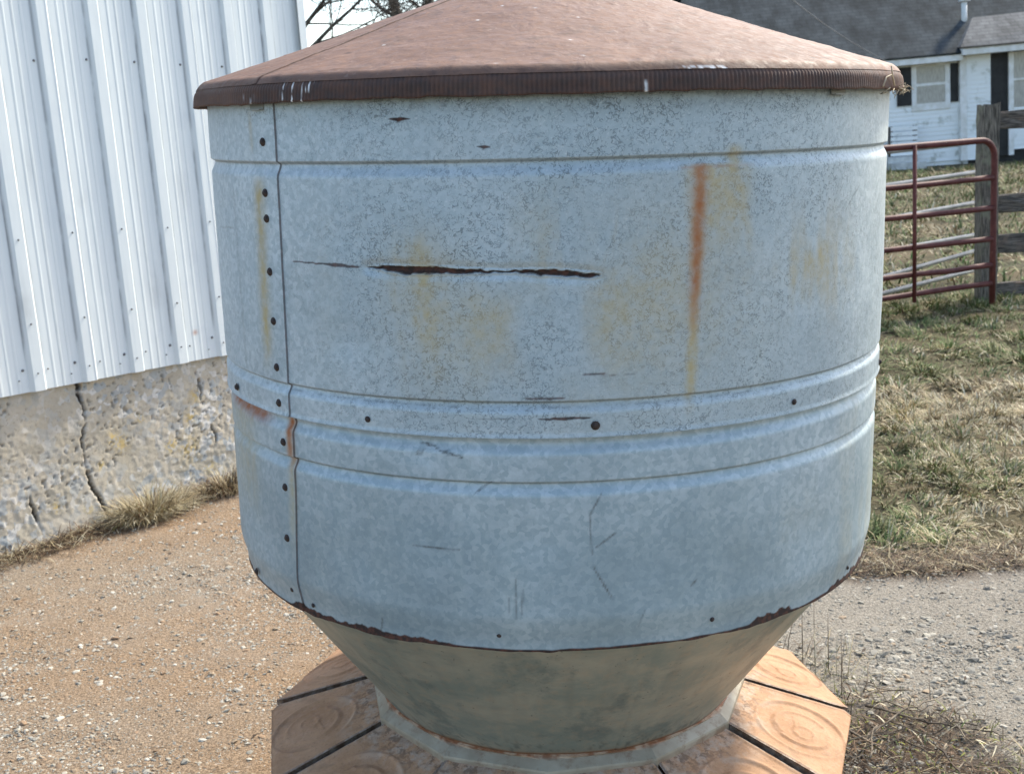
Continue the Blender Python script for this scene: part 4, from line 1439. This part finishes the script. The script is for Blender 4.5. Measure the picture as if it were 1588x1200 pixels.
# pier blocks, crawl space, step
MB().box(1.50, 6.4, .02, .04, -.15, .20).build('crawl_space_shade', BLACK, house)  # black sheet paints in the shade of the gap under the house
for x in (1.45, 3.6, 6.0): MB().box(x, x + .12, -.09, .06, -.3, .18).build('pier', CONCBLK, house)
st_ = empty('porch_step', (10.75, 32.2, 0))
tag(st_, 'pale block step in front of the farmhouse wall', 'step')
MB().box(-.55, .36, -.3, .45, -.05, .14).build('tread', CONCBLK, st_)
MB().box(-.55, .10, .0, .45, .141, .28).build('tread', CONCBLK, st_)
lat = empty('slatted_bin', (10.86, 32.75, 0))
tag(lat, 'low grey slatted box against the farmhouse wall', 'box')
for i in range(6):
    MB().box(-.45, .26, -.16, -.13, .30 + i * .13, .40 + i * .13).build('slat', CLAP, lat)
for x in (-.45, .20): MB().box(x, x + .06, -.128, .10, -.05, 1.06).build('leg', BOARD, lat)

# overhead cable
m = MB()
A_, B_ = Vector((4.2, 24.0, 5.2)), Vector((10.2, 32.4, 2.75))
m.tube([A_.lerp(B_, i / 20) - Vector((0, 0, .25 * math.sin(math.pi * i / 20))) for i in range(21)], .010, 6)
tag(m.build('overhead_cable', WIRE, None, True), 'thin overhead cable slanting across the dark house roof', 'cable')

# ------------------------------------------------------------------ bare trees
def bare_tree(name, label, loc, trunk, r0, limbs, seed, levels=5):
    """tapered trunk along given points, main limbs given by direction and length, twigs grown on"""
    rr = random.Random(seed)
    o = empty(name, loc)
    tag(o, label, 'tree', 'bare trees behind the barn')
    mt, mc = MB(), MB()

    def grow(p, d, L, r, lev):
        n = 6 if lev < 3 else 4
        pts, rs = [p.copy()], [r]
        q, dd_ = p.copy(), d.copy()
        kids = []
        for i in range(n):
            dd_ = (dd_ + Vector((rr.gauss(0, .13), rr.gauss(0, .13), rr.gauss(.02, .09)))).normalized()
            q = q + dd_ * L / n
            ri = max(.005, r * (1 - .62 * (i + 1) / n))
            pts.append(q.copy())
            rs.append(ri)
            if i >= 1: kids.append((q.copy(), dd_.copy(), ri))
        mc.tube(pts, rs, 6 if lev < 2 else 4, False)
        if lev >= levels: return
        for (kp, kd, kr) in kids:
            for _ in range(1 if rr.random() < .6 else 2):
                ax = Vector((rr.gauss(0, 1), rr.gauss(0, .6), rr.gauss(0, .7))).normalized()
                nd = (kd + ax * rr.uniform(.5, 1.0)).normalized()
                grow(kp, nd, L * rr.uniform(.38, .62), max(.006, kr * rr.uniform(.42, .65)), lev + 1)

    tp = [Vector(p) for p in trunk]
    mt.tube(tp, [r0 * (1.3 - .5 * i / (len(tp) - 1)) for i in range(len(tp))], 10)
    mt.build('trunk', BARK, o, True)
    for (h, dx, dy, dz, L, r) in limbs:
        f = h * (len(tp) - 1)
        k = min(int(f), len(tp) - 2)
        p = tp[k].lerp(tp[k + 1], f - k)
        grow(p, Vector((dx, dy, dz)).normalized(), L, r, 1)
    mc.build('crown', BARK, o, True)
    return o


bare_tree('bare_tree', 'bare winter tree nearest the barn corner with long forking limbs', (-3.75, 22, 0), [(0, 0, -.1), (.05, 0, 1.6), (.1, 0, 3.2)], .15,
          [(.92, .55, -.2, .75, 2.6, .050), (.75, 1.0, .2, .55, 3.0, .055), (.97, .2, .3, 1, 3.0, .07), (.98, -.5, -.2, 1, 2.8, .06), (.85, .9, -.3, 1.0, 2.6, .045)], 4)
bare_tree('bare_tree', 'bare tree whose leaning brown trunk shows just above the lid', (-1.50, 23.5, 0), [(0, 0, -.1), (-.05, 0, 2.2), (-.12, 0, 3.6), (-.34, 0, 4.6)], .10,
          [(.72, -1.0, .2, .5, 2.2, .035), (.86, -.8, -.3, .9, 2.2, .035), (.98, -.3, .2, 1, 2.6, .06), (.97, .5, -.2, 1, 2.4, .05), (.80, .8, .3, .8, 2.0, .03)], 8, 4)
bare_tree('bare_tree', 'twin stemmed bare tree partly hidden behind the slope of the lid', (-.95, 26, 0), [(0, 0, -.1), (-.1, 0, 2.0), (-.22, 0, 4.8)], .085,
          [(.45, .55, .1, 1.2, 3.4, .06), (.85, -.7, -.2, .9, 2.0, .035), (.97, -.1, .2, 1, 2.4, .05), (.9, .5, .1, 1, 2.0, .04), (.7, -.8, .1, .6, 1.8, .028)], 15, 4)
